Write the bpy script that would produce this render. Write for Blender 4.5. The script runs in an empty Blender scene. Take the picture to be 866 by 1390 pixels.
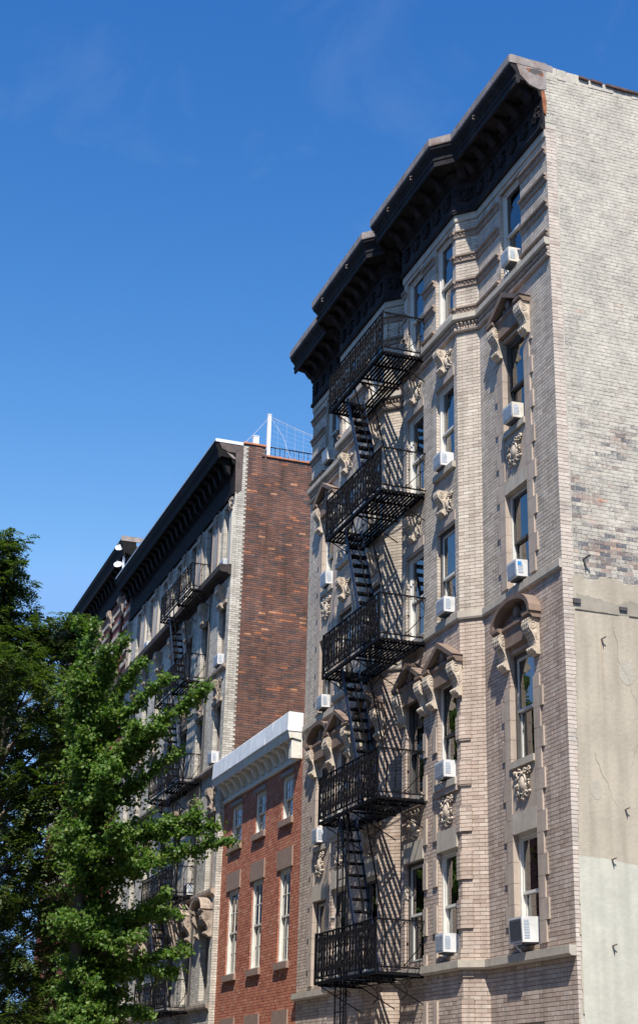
import bpy, math, random
import numpy as np
from mathutils import Matrix, Vector

random.seed(7)
rng = np.random.default_rng(7)
scene = bpy.context.scene
COL = scene.collection

# ------------------------------------------------------------------ camera
cam_d = bpy.data.cameras.new('camera')
cam = bpy.data.objects.new('camera', cam_d)
COL.objects.link(cam)
r_ = Vector((0.3305020334506814, 0.9434476227589178, 0.025980550331188266))
u_ = Vector((0.35494272390887577, -0.14975347734824213, 0.9228161023553159))
f_ = Vector((-0.8745193357662895, 0.2957709910262604, 0.38436369786730834))
M = Matrix.Identity(4)
for i in range(3):
    M[i][0], M[i][1], M[i][2] = r_[i], u_[i], -f_[i]
M.translation = Vector((20.96620148, -11.35591583, 1.6))
cam.matrix_world = M
cam_d.sensor_fit = 'VERTICAL'
cam_d.sensor_height = 36.0
cam_d.sensor_width = 24.0
cam_d.lens = 2049.38 / 1390 * 36
cam_d.shift_y = -45 / 1390
cam_d.clip_start = 0.1
cam_d.clip_end = 3000
scene.camera = cam
CAMP = np.array(cam.matrix_world.translation)

# ------------------------------------------------------------------ light
SUN = Vector((0.66, -0.25, 0.93)).normalized()
world = bpy.data.worlds.new('World')
scene.world = world
world.use_nodes = True
wn = world.node_tree
wn.nodes.clear()
sky = wn.nodes.new('ShaderNodeTexSky')
sky.sky_type = 'NISHITA'
sky.sun_disc = False
sky.sun_elevation = math.asin(SUN.z)
sky.sun_rotation = math.atan2(SUN.x, SUN.y)
sky.altitude = 0
sky.air_density = 1.0
sky.dust_density = 0.0
sky.ozone_density = 6.0
bg = wn.nodes.new('ShaderNodeBackground')
bg.inputs['Strength'].default_value = 0.10
wo = wn.nodes.new('ShaderNodeOutputWorld')
# deepen the blue the way a polarised clear sky is: one response curve per channel over the whole dome
sp_ = wn.nodes.new('ShaderNodeSeparateColor'); cb_ = wn.nodes.new('ShaderNodeCombineColor')
wn.links.new(sky.outputs[0], sp_.inputs[0])
for ch, (A_g, g_, cap_) in enumerate(((17.3, 2.6, 0.26), (2.61, 1.6, 0.50), (1.38, 1.0, 0.95))):
    def mth(op, a, b):
        m_ = wn.nodes.new('ShaderNodeMath'); m_.operation = op
        for i_, v_ in enumerate((a, b)):
            if isinstance(v_, (int, float)): m_.inputs[i_].default_value = v_
            else: wn.links.new(v_, m_.inputs[i_])
        return m_.outputs[0]
    x_ = mth('MULTIPLY', sp_.outputs[ch], 0.1464)
    y_ = mth('MULTIPLY', mth('POWER', x_, g_), A_g)
    y_ = mth('MINIMUM', y_, cap_)
    wn.links.new(mth('DIVIDE', y_, 0.1464), cb_.inputs[ch])
tc_ = wn.nodes.new('ShaderNodeTexCoord')
mp_ = wn.nodes.new('ShaderNodeMapping'); mp_.inputs['Scale'].default_value = (3.0, 7.0, 9.0); mp_.inputs['Location'].default_value = (0.7, 0.2, 1.9)
cn_ = wn.nodes.new('ShaderNodeTexNoise'); cn_.inputs['Scale'].default_value = 1.6; cn_.inputs['Detail'].default_value = 7; cn_.inputs['Roughness'].default_value = 0.62; cn_.inputs['Distortion'].default_value = 0.6
wn.links.new(tc_.outputs['Generated'], mp_.inputs[0]); wn.links.new(mp_.outputs[0], cn_.inputs['Vector'])
cr_2 = wn.nodes.new('ShaderNodeMapRange'); cr_2.inputs['From Min'].default_value = 0.56; cr_2.inputs['From Max'].default_value = 0.85; cr_2.inputs['To Max'].default_value = 0.09
wn.links.new(cn_.outputs['Fac'], cr_2.inputs[0])
cm_ = wn.nodes.new('ShaderNodeMix'); cm_.data_type = 'RGBA'; cm_.inputs['B'].default_value = (3.6, 4.2, 5.2, 1)
wn.links.new(cr_2.outputs[0], cm_.inputs['Factor']); wn.links.new(cb_.outputs[0], cm_.inputs['A'])
wn.links.new(cm_.outputs['Result'], bg.inputs['Color'])
wn.links.new(bg.outputs[0], wo.inputs['Surface'])
sd = bpy.data.lights.new('sun', 'SUN')
sd.energy = 5.0
sd.angle = math.radians(0.53)
sd.color = (1.0, 0.93, 0.83)
so = bpy.data.objects.new('sun', sd)
so.rotation_euler = SUN.to_track_quat('Z', 'Y').to_euler()
so.location = (30, -10, 40)
COL.objects.link(so)
scene.view_settings.view_transform = 'Standard'
scene.view_settings.look = 'None'
scene.view_settings.gamma = 1.0
scene.view_settings.use_curve_mapping = False
scene.view_settings.exposure = 0.60

# ------------------------------------------------------------------ object helpers
W = {}          # world matrices of everything linked


def _place(o, parent, Mw):
    if parent is not None:
        o.parent = parent
        o.matrix_basis = W[parent.name].inverted() @ Mw
    else:
        o.matrix_basis = Mw
    W[o.name] = Mw.copy()
    COL.objects.link(o)
    return o


def thing(name, label, cat, loc=(0, 0, 0), rz=0.0, group=None):
    o = bpy.data.objects.new(name, None)
    o.empty_display_size = 0.3
    _place(o, None, Matrix.Translation(Vector(loc)) @ Matrix.Rotation(rz, 4, 'Z'))
    o['label'] = label
    o['category'] = cat
    if group:
        o['group'] = group
    return o


def put(name, mesh, parent, Mw, **props):
    o = bpy.data.objects.new(name, mesh)
    _place(o, parent, Mw)
    for k, v in props.items():
        o[k] = v
    return o


class Fr:
    """wall frame: u runs left to right as seen from outside, d outward, z up"""
    def __init__(s, ox, oy, ux, uy):
        l = math.hypot(ux, uy)
        s.o = np.array([ox, oy, 0.0])
        s.u = np.array([ux / l, uy / l, 0.0])
        s.n = np.array([uy / l, -ux / l, 0.0])
        s.ang = math.atan2(uy, ux)

    def P(s, u, d, z):
        p = s.o + s.u * u + s.n * d
        return (p[0], p[1], z)

    def mat(s, u, d, z):
        return Matrix.Translation(Vector(s.P(u, d, z))) @ Matrix.Rotation(s.ang, 4, 'Z')


LOC = Fr(0, 0, 1, 0)      # local frame: x = u, y = -d


class MB:
    def __init__(s):
        s.v = []
        s.f = []

    def box(s, F, u0, u1, d0, d1, z0, z1):
        if u1 < u0: u0, u1 = u1, u0
        if d1 < d0: d0, d1 = d1, d0
        if z1 < z0: z0, z1 = z1, z0
        b = len(s.v)
        for z in (z0, z1):
            for (u, d) in ((u0, d1), (u1, d1), (u1, d0), (u0, d0)):
                s.v.append(F.P(u, d, z))
        for q in ((3, 2, 1, 0), (4, 5, 6, 7), (0, 1, 5, 4), (1, 2, 6, 5), (2, 3, 7, 6), (3, 0, 4, 7)):
            s.f.append(tuple(b + i for i in q))
        return s

    def tbox(s, F, pts8):
        """hexahedron given as 4 bottom + 4 top (u,d,z)"""
        b = len(s.v)
        for p in pts8: s.v.append(F.P(*p))
        for q in ((3, 2, 1, 0), (4, 5, 6, 7), (0, 1, 5, 4), (1, 2, 6, 5), (2, 3, 7, 6), (3, 0, 4, 7)):
            s.f.append(tuple(b + i for i in q))
        return s

    def poly(s, pts):
        b = len(s.v)
        s.v.extend(tuple(p) for p in pts)
        s.f.append(tuple(range(b, b + len(pts))))
        return s

    def prism(s, F, prof, u0, u1):
        """profile list of (d,z) extruded along u"""
        n = len(prof)
        b = len(s.v)
        for u in (u0, u1):
            for (d, z) in prof: s.v.append(F.P(u, d, z))
        for i in range(n):
            j = (i + 1) % n
            s.f.append((b + i, b + j, b + n + j, b + n + i))
        s.f.append(tuple(b + n - 1 - i for i in range(n)))
        s.f.append(tuple(b + n + i for i in range(n)))
        return s

    def uprism(s, F, prof, d0, d1):
        """profile list of (u,z) extruded along d"""
        n = len(prof)
        b = len(s.v)
        for d in (d0, d1):
            for (u, z) in prof: s.v.append(F.P(u, d, z))
        for i in range(n):
            j = (i + 1) % n
            s.f.append((b + i, b + j, b + n + j, b + n + i))
        s.f.append(tuple(b + n - 1 - i for i in range(n)))
        s.f.append(tuple(b + n + i for i in range(n)))
        return s

    def tube(s, pts, r, k=4, r2=None):
        P = [Vector(p) for p in pts]
        n = len(P)
        b = len(s.v)
        up = Vector((0.13, 0.21, 0.97))
        for i in range(n):
            t = (P[min(i + 1, n - 1)] - P[max(i - 1, 0)])
            if t.length < 1e-9: t = Vector((0, 0, 1))
            t.normalize()
            a = t.cross(up)
            if a.length < 0.15: a = t.cross(Vector((1, 0.2, 0)))
            a.normalize()
            c = t.cross(a)
            rr = r if r2 is None else r + (r2 - r) * i / max(1, n - 1)
            for j in range(k):
                an = 2 * math.pi * (j + 0.5) / k
                s.v.append(tuple(P[i] + a * (rr * math.cos(an)) + c * (rr * math.sin(an))))
        for i in range(n - 1):
            for j in range(k):
                j2 = (j + 1) % k
                s.f.append((b + i * k + j, b + i * k + j2, b + (i + 1) * k + j2, b + (i + 1) * k + j))
        s.f.append(tuple(b + k - 1 - j for j in range(k)))
        s.f.append(tuple(b + (n - 1) * k + j for j in range(k)))
        return s

    def blob(s, c, rad, nu=8, nv=5):
        b = len(s.v)
        rx, ry, rz = rad
        for i in range(1, nv):
            th = math.pi * i / nv
            for j in range(nu):
                ph = 2 * math.pi * j / nu
                s.v.append((c[0] + rx * math.sin(th) * math.cos(ph), c[1] + ry * math.sin(th) * math.sin(ph), c[2] + rz * math.cos(th)))
        t = len(s.v); s.v.append((c[0], c[1], c[2] + rz))
        bo = len(s.v); s.v.append((c[0], c[1], c[2] - rz))
        for i in range(nv - 2):
            for j in range(nu):
                j2 = (j + 1) % nu
                s.f.append((b + i * nu + j, b + (i + 1) * nu + j, b + (i + 1) * nu + j2, b + i * nu + j2))
        for j in range(nu):
            j2 = (j + 1) % nu
            s.f.append((t, b + j, b + j2))
            s.f.append((bo, b + (nv - 2) * nu + j2, b + (nv - 2) * nu + j))
        return s

    def mesh(s, name, mat, smooth=False, centre=True):
        v = np.array(s.v, dtype=float)
        c = np.zeros(3)
        if centre and len(v):
            c = (v.min(0) + v.max(0)) / 2
            v = v - c
        me = bpy.data.meshes.new(name)
        me.from_pydata(v.tolist(), [], s.f)
        if mat: me.materials.append(mat)
        if smooth:
            me.polygons.foreach_set('use_smooth', [True] * len(me.polygons))
        me.update()
        return me, Matrix.Translation(Vector(c))

    def build(s, name, mat, parent=None, smooth=False, **props):
        me, Mw = s.mesh(name, mat, smooth)
        return put(name, me, parent, Mw, **props)


def sweep(mb, path, prof, cap=True):
    """sweep a (offset, z) profile along an XY path whose outside is on the right hand of travel left->right"""
    n = len(path)
    P = [Vector((p[0], p[1])) for p in path]
    nor = []
    for i in range(n - 1):
        t = (P[i + 1] - P[i]).normalized()
        nor.append(Vector((t.y, -t.x)))
    mit = []
    for i in range(n):
        if i == 0: m = nor[0]
        elif i == n - 1: m = nor[-1]
        else:
            m = (nor[i - 1] + nor[i])
            m = m / max(0.2, m.dot(nor[i]))
        mit.append(m)
    b = len(mb.v)
    k = len(prof)
    for i in range(n):
        for (o, z) in prof:
            q = P[i] + mit[i] * o
            mb.v.append((q.x, q.y, z))
    for i in range(n - 1):
        for j in range(k):
            j2 = (j + 1) % k
            mb.f.append((b + i * k + j, b + i * k + j2, b + (i + 1) * k + j2, b + (i + 1) * k + j))
    if cap:
        mb.f.append(tuple(b + k - 1 - j for j in range(k)))
        mb.f.append(tuple(b + (n - 1) * k + j for j in range(k)))
    return mb


def offset_path(path, off):
    mb = MB()
    sweep(mb, path, [(off, 0)], cap=False)
    return [(v[0], v[1]) for v in mb.v]


# ------------------------------------------------------------------ materials
def _n(nt, t, **kw):
    n = nt.nodes.new(t)
    for k, v in kw.items(): setattr(n, k, v)
    return n


def mat(name, base, rough=0.8, var=0.2, scale=3.0, bump=0.25, bscale=40.0, metal=0.0, streak=0.0,
        islands=None, jitter=0.0, dirt=None, dirt_amt=0.0, dirt_scale=1.2, spec=0.5):
    m = bpy.data.materials.new(name)
    m.use_nodes = True
    nt = m.node_tree
    L = nt.links.new
    bs = nt.nodes['Principled BSDF']
    bs.inputs['Roughness'].default_value = rough
    bs.inputs['Metallic'].default_value = metal
    bs.inputs['Specular IOR Level'].default_value = spec
    geo = _n(nt, 'ShaderNodeNewGeometry')
    pos = geo.outputs['Position']
    if islands:
        oi = _n(nt, 'ShaderNodeObjectInfo')
        ad = _n(nt, 'ShaderNodeMath', operation='ADD')
        L(geo.outputs['Random Per Island'], ad.inputs[0]); L(oi.outputs['Random'], ad.inputs[1])
        fr = _n(nt, 'ShaderNodeMath', operation='FRACT'); L(ad.outputs[0], fr.inputs[0])
        cr = _n(nt, 'ShaderNodeValToRGB')
        cr.color_ramp.interpolation = 'CONSTANT'
        tot = sum(w for w, c in islands); acc = 0
        els = cr.color_ramp.elements
        while len(els) < len(islands): els.new(0.5)
        for i, (w, c) in enumerate(islands):
            els[i].position = acc / tot
            els[i].color = (*c, 1)
            acc += w
        L(fr.outputs[0], cr.inputs[0])
        col = cr.outputs[0]
    else:
        rgb = _n(nt, 'ShaderNodeRGB'); rgb.outputs[0].default_value = (*base, 1)
        col = rgb.outputs[0]
    no = _n(nt, 'ShaderNodeTexNoise'); no.inputs['Scale'].default_value = scale
    no.inputs['Detail'].default_value = 6; no.inputs['Roughness'].default_value = 0.65
    L(pos, no.inputs['Vector'])
    mr = _n(nt, 'ShaderNodeMapRange')
    mr.inputs['From Min'].default_value = 0.3; mr.inputs['From Max'].default_value = 0.7
    mr.inputs['To Min'].default_value = 1 - var; mr.inputs['To Max'].default_value = 1 + var
    L(no.outputs['Fac'], mr.inputs[0])
    mul = _n(nt, 'ShaderNodeVectorMath', operation='SCALE')
    L(col, mul.inputs[0]); L(mr.outputs[0], mul.inputs['Scale'])
    col = mul.outputs[0]
    if streak > 0:
        mp = _n(nt, 'ShaderNodeMapping'); mp.inputs['Scale'].default_value = (5, 5, 0.5)
        L(pos, mp.inputs[0])
        n2 = _n(nt, 'ShaderNodeTexNoise'); n2.inputs['Scale'].default_value = 1.0; n2.inputs['Detail'].default_value = 4
        L(mp.outputs[0], n2.inputs['Vector'])
        m2 = _n(nt, 'ShaderNodeMapRange'); m2.inputs['From Min'].default_value = 0.42; m2.inputs['From Max'].default_value = 0.7
        m2.inputs['To Min'].default_value = 1.0; m2.inputs['To Max'].default_value = 1 - streak
        L(n2.outputs['Fac'], m2.inputs[0])
        s2 = _n(nt, 'ShaderNodeVectorMath', operation='SCALE'); L(col, s2.inputs[0]); L(m2.outputs[0], s2.inputs['Scale'])
        col = s2.outputs[0]
    if dirt:
        n3 = _n(nt, 'ShaderNodeTexNoise'); n3.inputs['Scale'].default_value = dirt_scale; n3.inputs['Detail'].default_value = 8
        n3.inputs['Roughness'].default_value = 0.7
        L(pos, n3.inputs['Vector'])
        m3 = _n(nt, 'ShaderNodeMapRange'); m3.inputs['From Min'].default_value = 0.5; m3.inputs['From Max'].default_value = 0.66
        m3.inputs['To Max'].default_value = dirt_amt
        L(n3.outputs['Fac'], m3.inputs[0])
        mx = _n(nt, 'ShaderNodeMix', data_type='RGBA')
        L(m3.outputs[0], mx.inputs['Factor']); L(col, mx.inputs['A']); mx.inputs['B'].default_value = (*dirt, 1)
        col = mx.outputs['Result']
    L(col, bs.inputs['Base Color'])
    if bump > 0:
        nb = _n(nt, 'ShaderNodeTexNoise'); nb.inputs['Scale'].default_value = bscale; nb.inputs['Detail'].default_value = 3
        L(pos, nb.inputs['Vector'])
        bp = _n(nt, 'ShaderNodeBump'); bp.inputs['Strength'].default_value = bump; bp.inputs['Distance'].default_value = 0.012
        L(nb.outputs['Fac'], bp.inputs['Height']); L(bp.outputs[0], bs.inputs['Normal'])
    return m


def glass_mat(name, ior=2.7, tint=(0.75, 0.8, 0.8)):
    m = bpy.data.materials.new(name); m.use_nodes = True
    nt = m.node_tree; nt.nodes.clear(); L = nt.links.new
    out = _n(nt, 'ShaderNodeOutputMaterial')
    fr = _n(nt, 'ShaderNodeFresnel'); fr.inputs['IOR'].default_value = ior
    tr = _n(nt, 'ShaderNodeBsdfTransparent'); tr.inputs[0].default_value = (*tint, 1)
    gl = _n(nt, 'ShaderNodeBsdfGlossy'); gl.inputs['Roughness'].default_value = 0.0
    gl.inputs['Color'].default_value = (0.95, 0.97, 1, 1)
    geo = _n(nt, 'ShaderNodeNewGeometry')
    nz = _n(nt, 'ShaderNodeTexNoise'); nz.inputs['Scale'].default_value = 1.6; nz.inputs['Detail'].default_value = 1
    L(geo.outputs['Position'], nz.inputs['Vector'])
    bp = _n(nt, 'ShaderNodeBump'); bp.inputs['Strength'].default_value = 0.35; bp.inputs['Distance'].default_value = 0.03
    L(nz.outputs['Fac'], bp.inputs['Height']); L(bp.outputs[0], gl.inputs['Normal'])
    mx = _n(nt, 'ShaderNodeMixShader')
    L(fr.outputs[0], mx.inputs[0]); L(tr.outputs[0], mx.inputs[1]); L(gl.outputs[0], mx.inputs[2])
    L(mx.outputs[0], out.inputs['Surface'])
    return m


def painted_brick_mat():
    """white-grey painted brick whose paint has worn off in patches, brick by brick"""
    m = bpy.data.materials.new('worn_painted_brick'); m.use_nodes = True
    nt = m.node_tree; L = nt.links.new
    bs = nt.nodes['Principled BSDF']; bs.inputs['Roughness'].default_value = 0.85
    geo = _n(nt, 'ShaderNodeNewGeometry'); pos = geo.outputs['Position']
    rnd = geo.outputs['Random Per Island']
    # exposed brick colour
    cr = _n(nt, 'ShaderNodeValToRGB'); cr.color_ramp.interpolation = 'CONSTANT'
    cols = [(0, (0.115, 0.115, 0.13)), (0.3, (0.20, 0.16, 0.145)), (0.55, (0.26, 0.19, 0.16)), (0.70, (0.15, 0.135, 0.14)),
            (0.82, (0.33, 0.25, 0.21)), (0.955, (0.42, 0.20, 0.12))]
    els = cr.color_ramp.elements
    while len(els) < len(cols): els.new(0.5)
    for e, (p, c) in zip(els, cols): e.position = p; e.color = (*c, 1)
    h = _n(nt, 'ShaderNodeMath', operation='MULTIPLY'); h.inputs[1].default_value = 17.31; L(rnd, h.inputs[0])
    hf = _n(nt, 'ShaderNodeMath', operation='FRACT'); L(h.outputs[0], hf.inputs[0])
    L(hf.outputs[0], cr.inputs[0])
    # paint colour
    n1 = _n(nt, 'ShaderNodeTexNoise'); n1.inputs['Scale'].default_value = 1.7; n1.inputs['Detail'].default_value = 9; n1.inputs['Roughness'].default_value = 0.72; L(pos, n1.inputs['Vector'])
    pr = _n(nt, 'ShaderNodeValToRGB')
    pr.color_ramp.elements[0].position = 0.3; pr.color_ramp.elements[0].color = (0.34, 0.32, 0.275, 1)
    pr.color_ramp.elements[1].position = 0.62; pr.color_ramp.elements[1].color = (0.575, 0.53, 0.45, 1)
    L(n1.outputs['Fac'], pr.inputs[0])
    # wear mask: patch noise stretched downward + per-brick chance, stronger in the low part of the brick field
    n2 = _n(nt, 'ShaderNodeTexNoise'); n2.inputs['Scale'].default_value = 0.75; n2.inputs['Detail'].default_value = 5; n2.inputs['Roughness'].default_value = 0.7
    L(pos, n2.inputs['Vector'])
    sep = _n(nt, 'ShaderNodeSeparateXYZ'); L(pos, sep.inputs[0])
    zg = _n(nt, 'ShaderNodeMapRange'); zg.inputs['From Min'].default_value = 9.8; zg.inputs['From Max'].default_value = 14.5
    zg.inputs['To Min'].default_value = 0.24; zg.inputs['To Max'].default_value = -0.02; L(sep.outputs['Z'], zg.inputs[0])
    a1 = _n(nt, 'ShaderNodeMath', operation='ADD'); L(n2.outputs['Fac'], a1.inputs[0]); L(zg.outputs[0], a1.inputs[1])
    rs = _n(nt, 'ShaderNodeMath', operation='MULTIPLY_ADD'); rs.inputs[1].default_value = 0.26; L(rnd, rs.inputs[0]); L(a1.outputs[0], rs.inputs[2])
    n3 = _n(nt, 'ShaderNodeTexNoise'); n3.inputs['Scale'].default_value = 22; n3.inputs['Detail'].default_value = 4; L(pos, n3.inputs['Vector'])
    a2 = _n(nt, 'ShaderNodeMath', operation='MULTIPLY_ADD'); a2.inputs[1].default_value = 0.42; L(n3.outputs['Fac'], a2.inputs[0]); L(rs.outputs[0], a2.inputs[2])
    mk = _n(nt, 'ShaderNodeMapRange'); mk.inputs['From Min'].default_value = 0.95; mk.inputs['From Max'].default_value = 1.18; mk.inputs['To Max'].default_value = 0.97; L(a2.outputs[0], mk.inputs[0])
    mx = _n(nt, 'ShaderNodeMix', data_type='RGBA'); L(mk.outputs[0], mx.inputs['Factor']); L(pr.outputs[0], mx.inputs['A']); L(cr.outputs[0], mx.inputs['B'])
    # fine soot
    n4 = _n(nt, 'ShaderNodeTexNoise'); n4.inputs['Scale'].default_value = 13; n4.inputs['Detail'].default_value = 8; n4.inputs['Roughness'].default_value = 0.75; L(pos, n4.inputs['Vector'])
    mp = _n(nt, 'ShaderNodeMapRange'); mp.inputs['From Min'].default_value = 0.48; mp.inputs['From Max'].default_value = 0.72; mp.inputs['To Min'].default_value = 1.0; mp.inputs['To Max'].default_value = 0.42
    L(n4.outputs['Fac'], mp.inputs[0])
    sc = _n(nt, 'ShaderNodeVectorMath', operation='SCALE'); L(mx.outputs['Result'], sc.inputs[0]); L(mp.outputs[0], sc.inputs['Scale'])
    L(sc.outputs[0], bs.inputs['Base Color'])
    bp = _n(nt, 'ShaderNodeBump'); bp.inputs['Strength'].default_value = 0.5; bp.inputs['Distance'].default_value = 0.01
    L(n3.outputs['Fac'], bp.inputs['Height']); L(bp.outputs[0], bs.inputs['Normal'])
    return m


MT = {}
MT['brick'] = mat('beige_face_brick', (0.4, 0.33, 0.28), rough=0.8, var=0.13, scale=1.1, bump=0.35, bscale=70, streak=0.25,
                  islands=[(4, (0.47, 0.375, 0.31)), (3, (0.43, 0.34, 0.28)), (3, (0.50, 0.41, 0.345)), (0.8, (0.37, 0.285, 0.23)), (0.6, (0.53, 0.45, 0.38))])
MT['brick_up'] = mat('pale_buff_face_brick', (0.45, 0.38, 0.32), rough=0.8, var=0.13, scale=1.1, bump=0.35, bscale=70, streak=0.25,
                  islands=[(4, (0.50, 0.435, 0.365)), (3, (0.455, 0.395, 0.33)), (3, (0.53, 0.465, 0.395)), (0.8, (0.40, 0.335, 0.275)), (0.6, (0.56, 0.51, 0.44))])
MT['mortar'] = mat('grey_brown_mortar', (0.27, 0.225, 0.19), rough=0.95, var=0.2, scale=4, bump=0.4)
MT['sidebrick'] = mat('cream_corner_brick', (0.5, 0.42, 0.36), rough=0.8, var=0.12, scale=2, bump=0.3, bscale=60,
                      islands=[(4, (0.54, 0.465, 0.40)), (3, (0.50, 0.43, 0.365)), (1, (0.43, 0.355, 0.30)), (1, (0.56, 0.50, 0.43))],
                      dirt=(0.2, 0.18, 0.17), dirt_amt=0.5, dirt_scale=1.5)
MT['stone'] = mat('weathered_sandstone', (0.42, 0.345, 0.285), rough=0.85, var=0.16, scale=3, bump=0.35, bscale=50, streak=0.25)
MT['stone_lt'] = mat('pale_terracotta', (0.50, 0.425, 0.34), rough=0.8, var=0.16, scale=5, bump=0.3, bscale=60, dirt=(0.17, 0.135, 0.11), dirt_amt=0.6, dirt_scale=6)
MT['stone_dk'] = mat('brown_terracotta', (0.21, 0.15, 0.115), rough=0.8, var=0.2, scale=4, bump=0.3, streak=0.2)
MT['stone_md'] = mat('mid_brown_sandstone', (0.30, 0.235, 0.19), rough=0.85, var=0.2, scale=4, bump=0.3, streak=0.2)  # darker brown stone of the top-storey bands
MT['sill'] = mat('grey_limestone_sill', (0.43, 0.385, 0.32), rough=0.85, var=0.15, scale=4, bump=0.25, streak=0.15)
MT['cornice'] = mat('dark_painted_metal_cornice', (0.021, 0.020, 0.023), rough=0.75, spec=0.12, var=0.35, scale=2.5, bump=0.3, bscale=25, dirt=(0.06, 0.05, 0.048), dirt_amt=0.5, dirt_scale=3)
MT['fascia'] = mat('weathered_grey_metal_fascia', (0.26, 0.225, 0.21), rough=0.7, var=0.3, scale=5, bump=0.4, bscale=20, dirt=(0.16, 0.08, 0.045), dirt_amt=0.7, dirt_scale=2.2)
MT['rust'] = mat('rusted_metal', (0.25, 0.09, 0.04), rough=0.9, var=0.4, scale=8, bump=0.5)
MT['iron'] = mat('black_painted_iron', (0.006, 0.006, 0.008), rough=0.65, var=0.3, scale=8, bump=0.25, bscale=50, spec=0.08)
MT['ironblue'] = mat('blue_black_stair_iron', (0.018, 0.028, 0.06), spec=0.2, rough=0.5, var=0.2, scale=8, bump=0.1)
MT['frame_w'] = mat('cream_window_paint', (0.60, 0.585, 0.54), rough=0.6, var=0.1, scale=6, bump=0.1)
MT['frame_d'] = mat('dark_window_paint', (0.07, 0.065, 0.062), rough=0.55, var=0.2, scale=6, bump=0.1)
MT['frame_b'] = mat('brown_window_paint', (0.23, 0.18, 0.155), rough=0.6, var=0.2, scale=6, bump=0.1)
MT['glass'] = glass_mat('window_glass')
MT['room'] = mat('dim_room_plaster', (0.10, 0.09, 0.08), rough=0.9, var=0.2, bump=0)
MT['curtain'] = mat('pale_curtain_cloth', (0.66, 0.64, 0.58), rough=0.95, var=0.15, scale=9, bump=0.2)
MT['curtain_t'] = mat('teal_curtain_cloth', (0.20, 0.40, 0.37), rough=0.95, var=0.15, scale=9, bump=0.2)
MT['blind'] = mat('ivory_blind_slats', (0.50, 0.50, 0.45), rough=0.7, var=0.08, bump=0)
MT['ac'] = mat('white_enamel_casing', (0.62, 0.625, 0.63), rough=0.45, var=0.1, scale=5, bump=0.05, dirt=(0.35, 0.33, 0.30), dirt_amt=0.35, dirt_scale=4)
MT['ac_old'] = mat('yellowed_enamel_casing', (0.62, 0.59, 0.52), rough=0.55, var=0.15, scale=5, bump=0.05, dirt=(0.30, 0.26, 0.22), dirt_amt=0.5, dirt_scale=4)
MT['acg'] = mat('blue_grey_condenser_fins', (0.42, 0.47, 0.53), rough=0.5, var=0.15, scale=9, bump=0.3, bscale=90, metal=0.3)
MT['acd'] = mat('dark_condenser_fins', (0.08, 0.085, 0.10), rough=0.5, var=0.2, scale=9, bump=0.3, bscale=90)
MT['painted'] = painted_brick_mat()
MT['pmortar'] = mat('painted_joint', (0.42, 0.40, 0.345), rough=0.9, var=0.25, scale=3, bump=0.4)
MT['plaster'] = mat('cream_cement_render', (0.42, 0.37, 0.29), rough=0.9, var=0.07, scale=0.9, bump=0.5, bscale=14, dirt=(0.32, 0.28, 0.22), dirt_amt=0.8, dirt_scale=0.8, streak=0.22)
MT['plaster_p'] = mat('patched_cement_render', (0.39, 0.355, 0.29), rough=0.95, var=0.14, scale=3, bump=0.6, bscale=20)
MT['plaster_g'] = mat('pale_green_painted_render', (0.48, 0.468, 0.39), rough=0.85, var=0.10, scale=2.2, bump=0.4, bscale=14, dirt=(0.40, 0.40, 0.34), dirt_amt=0.7, dirt_scale=1.3, streak=0.15)
MT['redbrick'] = mat('orange_red_brick', (0.4, 0.13, 0.08), rough=0.8, var=0.14, scale=2, bump=0.3, bscale=60,
                     islands=[(4, (0.40, 0.145, 0.085)), (3, (0.44, 0.17, 0.10)), (2, (0.34, 0.11, 0.066)), (1, (0.46, 0.22, 0.145))])
MT['redmortar'] = mat('pinkish_mortar', (0.33, 0.19, 0.145), rough=0.95, var=0.2, bump=0.3)
MT['brown'] = mat('brownstone_trim', (0.25, 0.175, 0.14), rough=0.85, var=0.15, scale=4, bump=0.3)
MT['white'] = mat('white_painted_wood', (0.62, 0.60, 0.54), rough=0.6, var=0.1, scale=5, bump=0.1, dirt=(0.42, 0.39, 0.34), dirt_amt=0.4, dirt_scale=3)
MT['copedark'] = mat('rusty_dark_coping', (0.09, 0.055, 0.05), rough=0.9, var=0.5, scale=6, bump=0.5, dirt=(0.25, 0.09, 0.05), dirt_amt=0.6, dirt_scale=5)
MT['whitemetal'] = mat('white_coated_flashing', (0.74, 0.76, 0.78), rough=0.4, var=0.08, scale=3, bump=0.35, bscale=5, streak=0.12)
MT['darkbrick'] = mat('old_dark_party_brick', (0.15, 0.07, 0.05), rough=0.85, var=0.45, scale=0.9, streak=0.3, bump=0.5, bscale=50,
                      islands=[(4, (0.135, 0.068, 0.052)), (3, (0.105, 0.062, 0.055)), (3, (0.165, 0.078, 0.056)), (2, (0.185, 0.095, 0.07)), (0.35, (0.34, 0.13, 0.065)), (0.14, (0.44, 0.22, 0.12)), (0.6, (0.07, 0.055, 0.058))])
MT['darkmortar'] = mat('sooty_mortar', (0.18, 0.14, 0.12), rough=0.95, var=0.4, scale=5, bump=0.4)
MT['whitebrick'] = mat('sooty_white_brick', (0.5, 0.48, 0.44), rough=0.85, var=0.16, scale=1.6, bump=0.35, bscale=60, streak=0.25,
                       islands=[(4, (0.52, 0.49, 0.43)), (3, (0.46, 0.43, 0.375)), (1.2, (0.38, 0.35, 0.31)), (1, (0.56, 0.53, 0.47))])
MT['whitemortar'] = mat('grey_mortar', (0.24, 0.23, 0.21), rough=0.95, var=0.25, bump=0.3)
MT['cstone'] = mat('sooty_carved_stone', (0.34, 0.275, 0.22), rough=0.85, var=0.3, scale=4, bump=0.4, dirt=(0.11, 0.09, 0.08), dirt_amt=0.7, dirt_scale=3)
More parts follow.
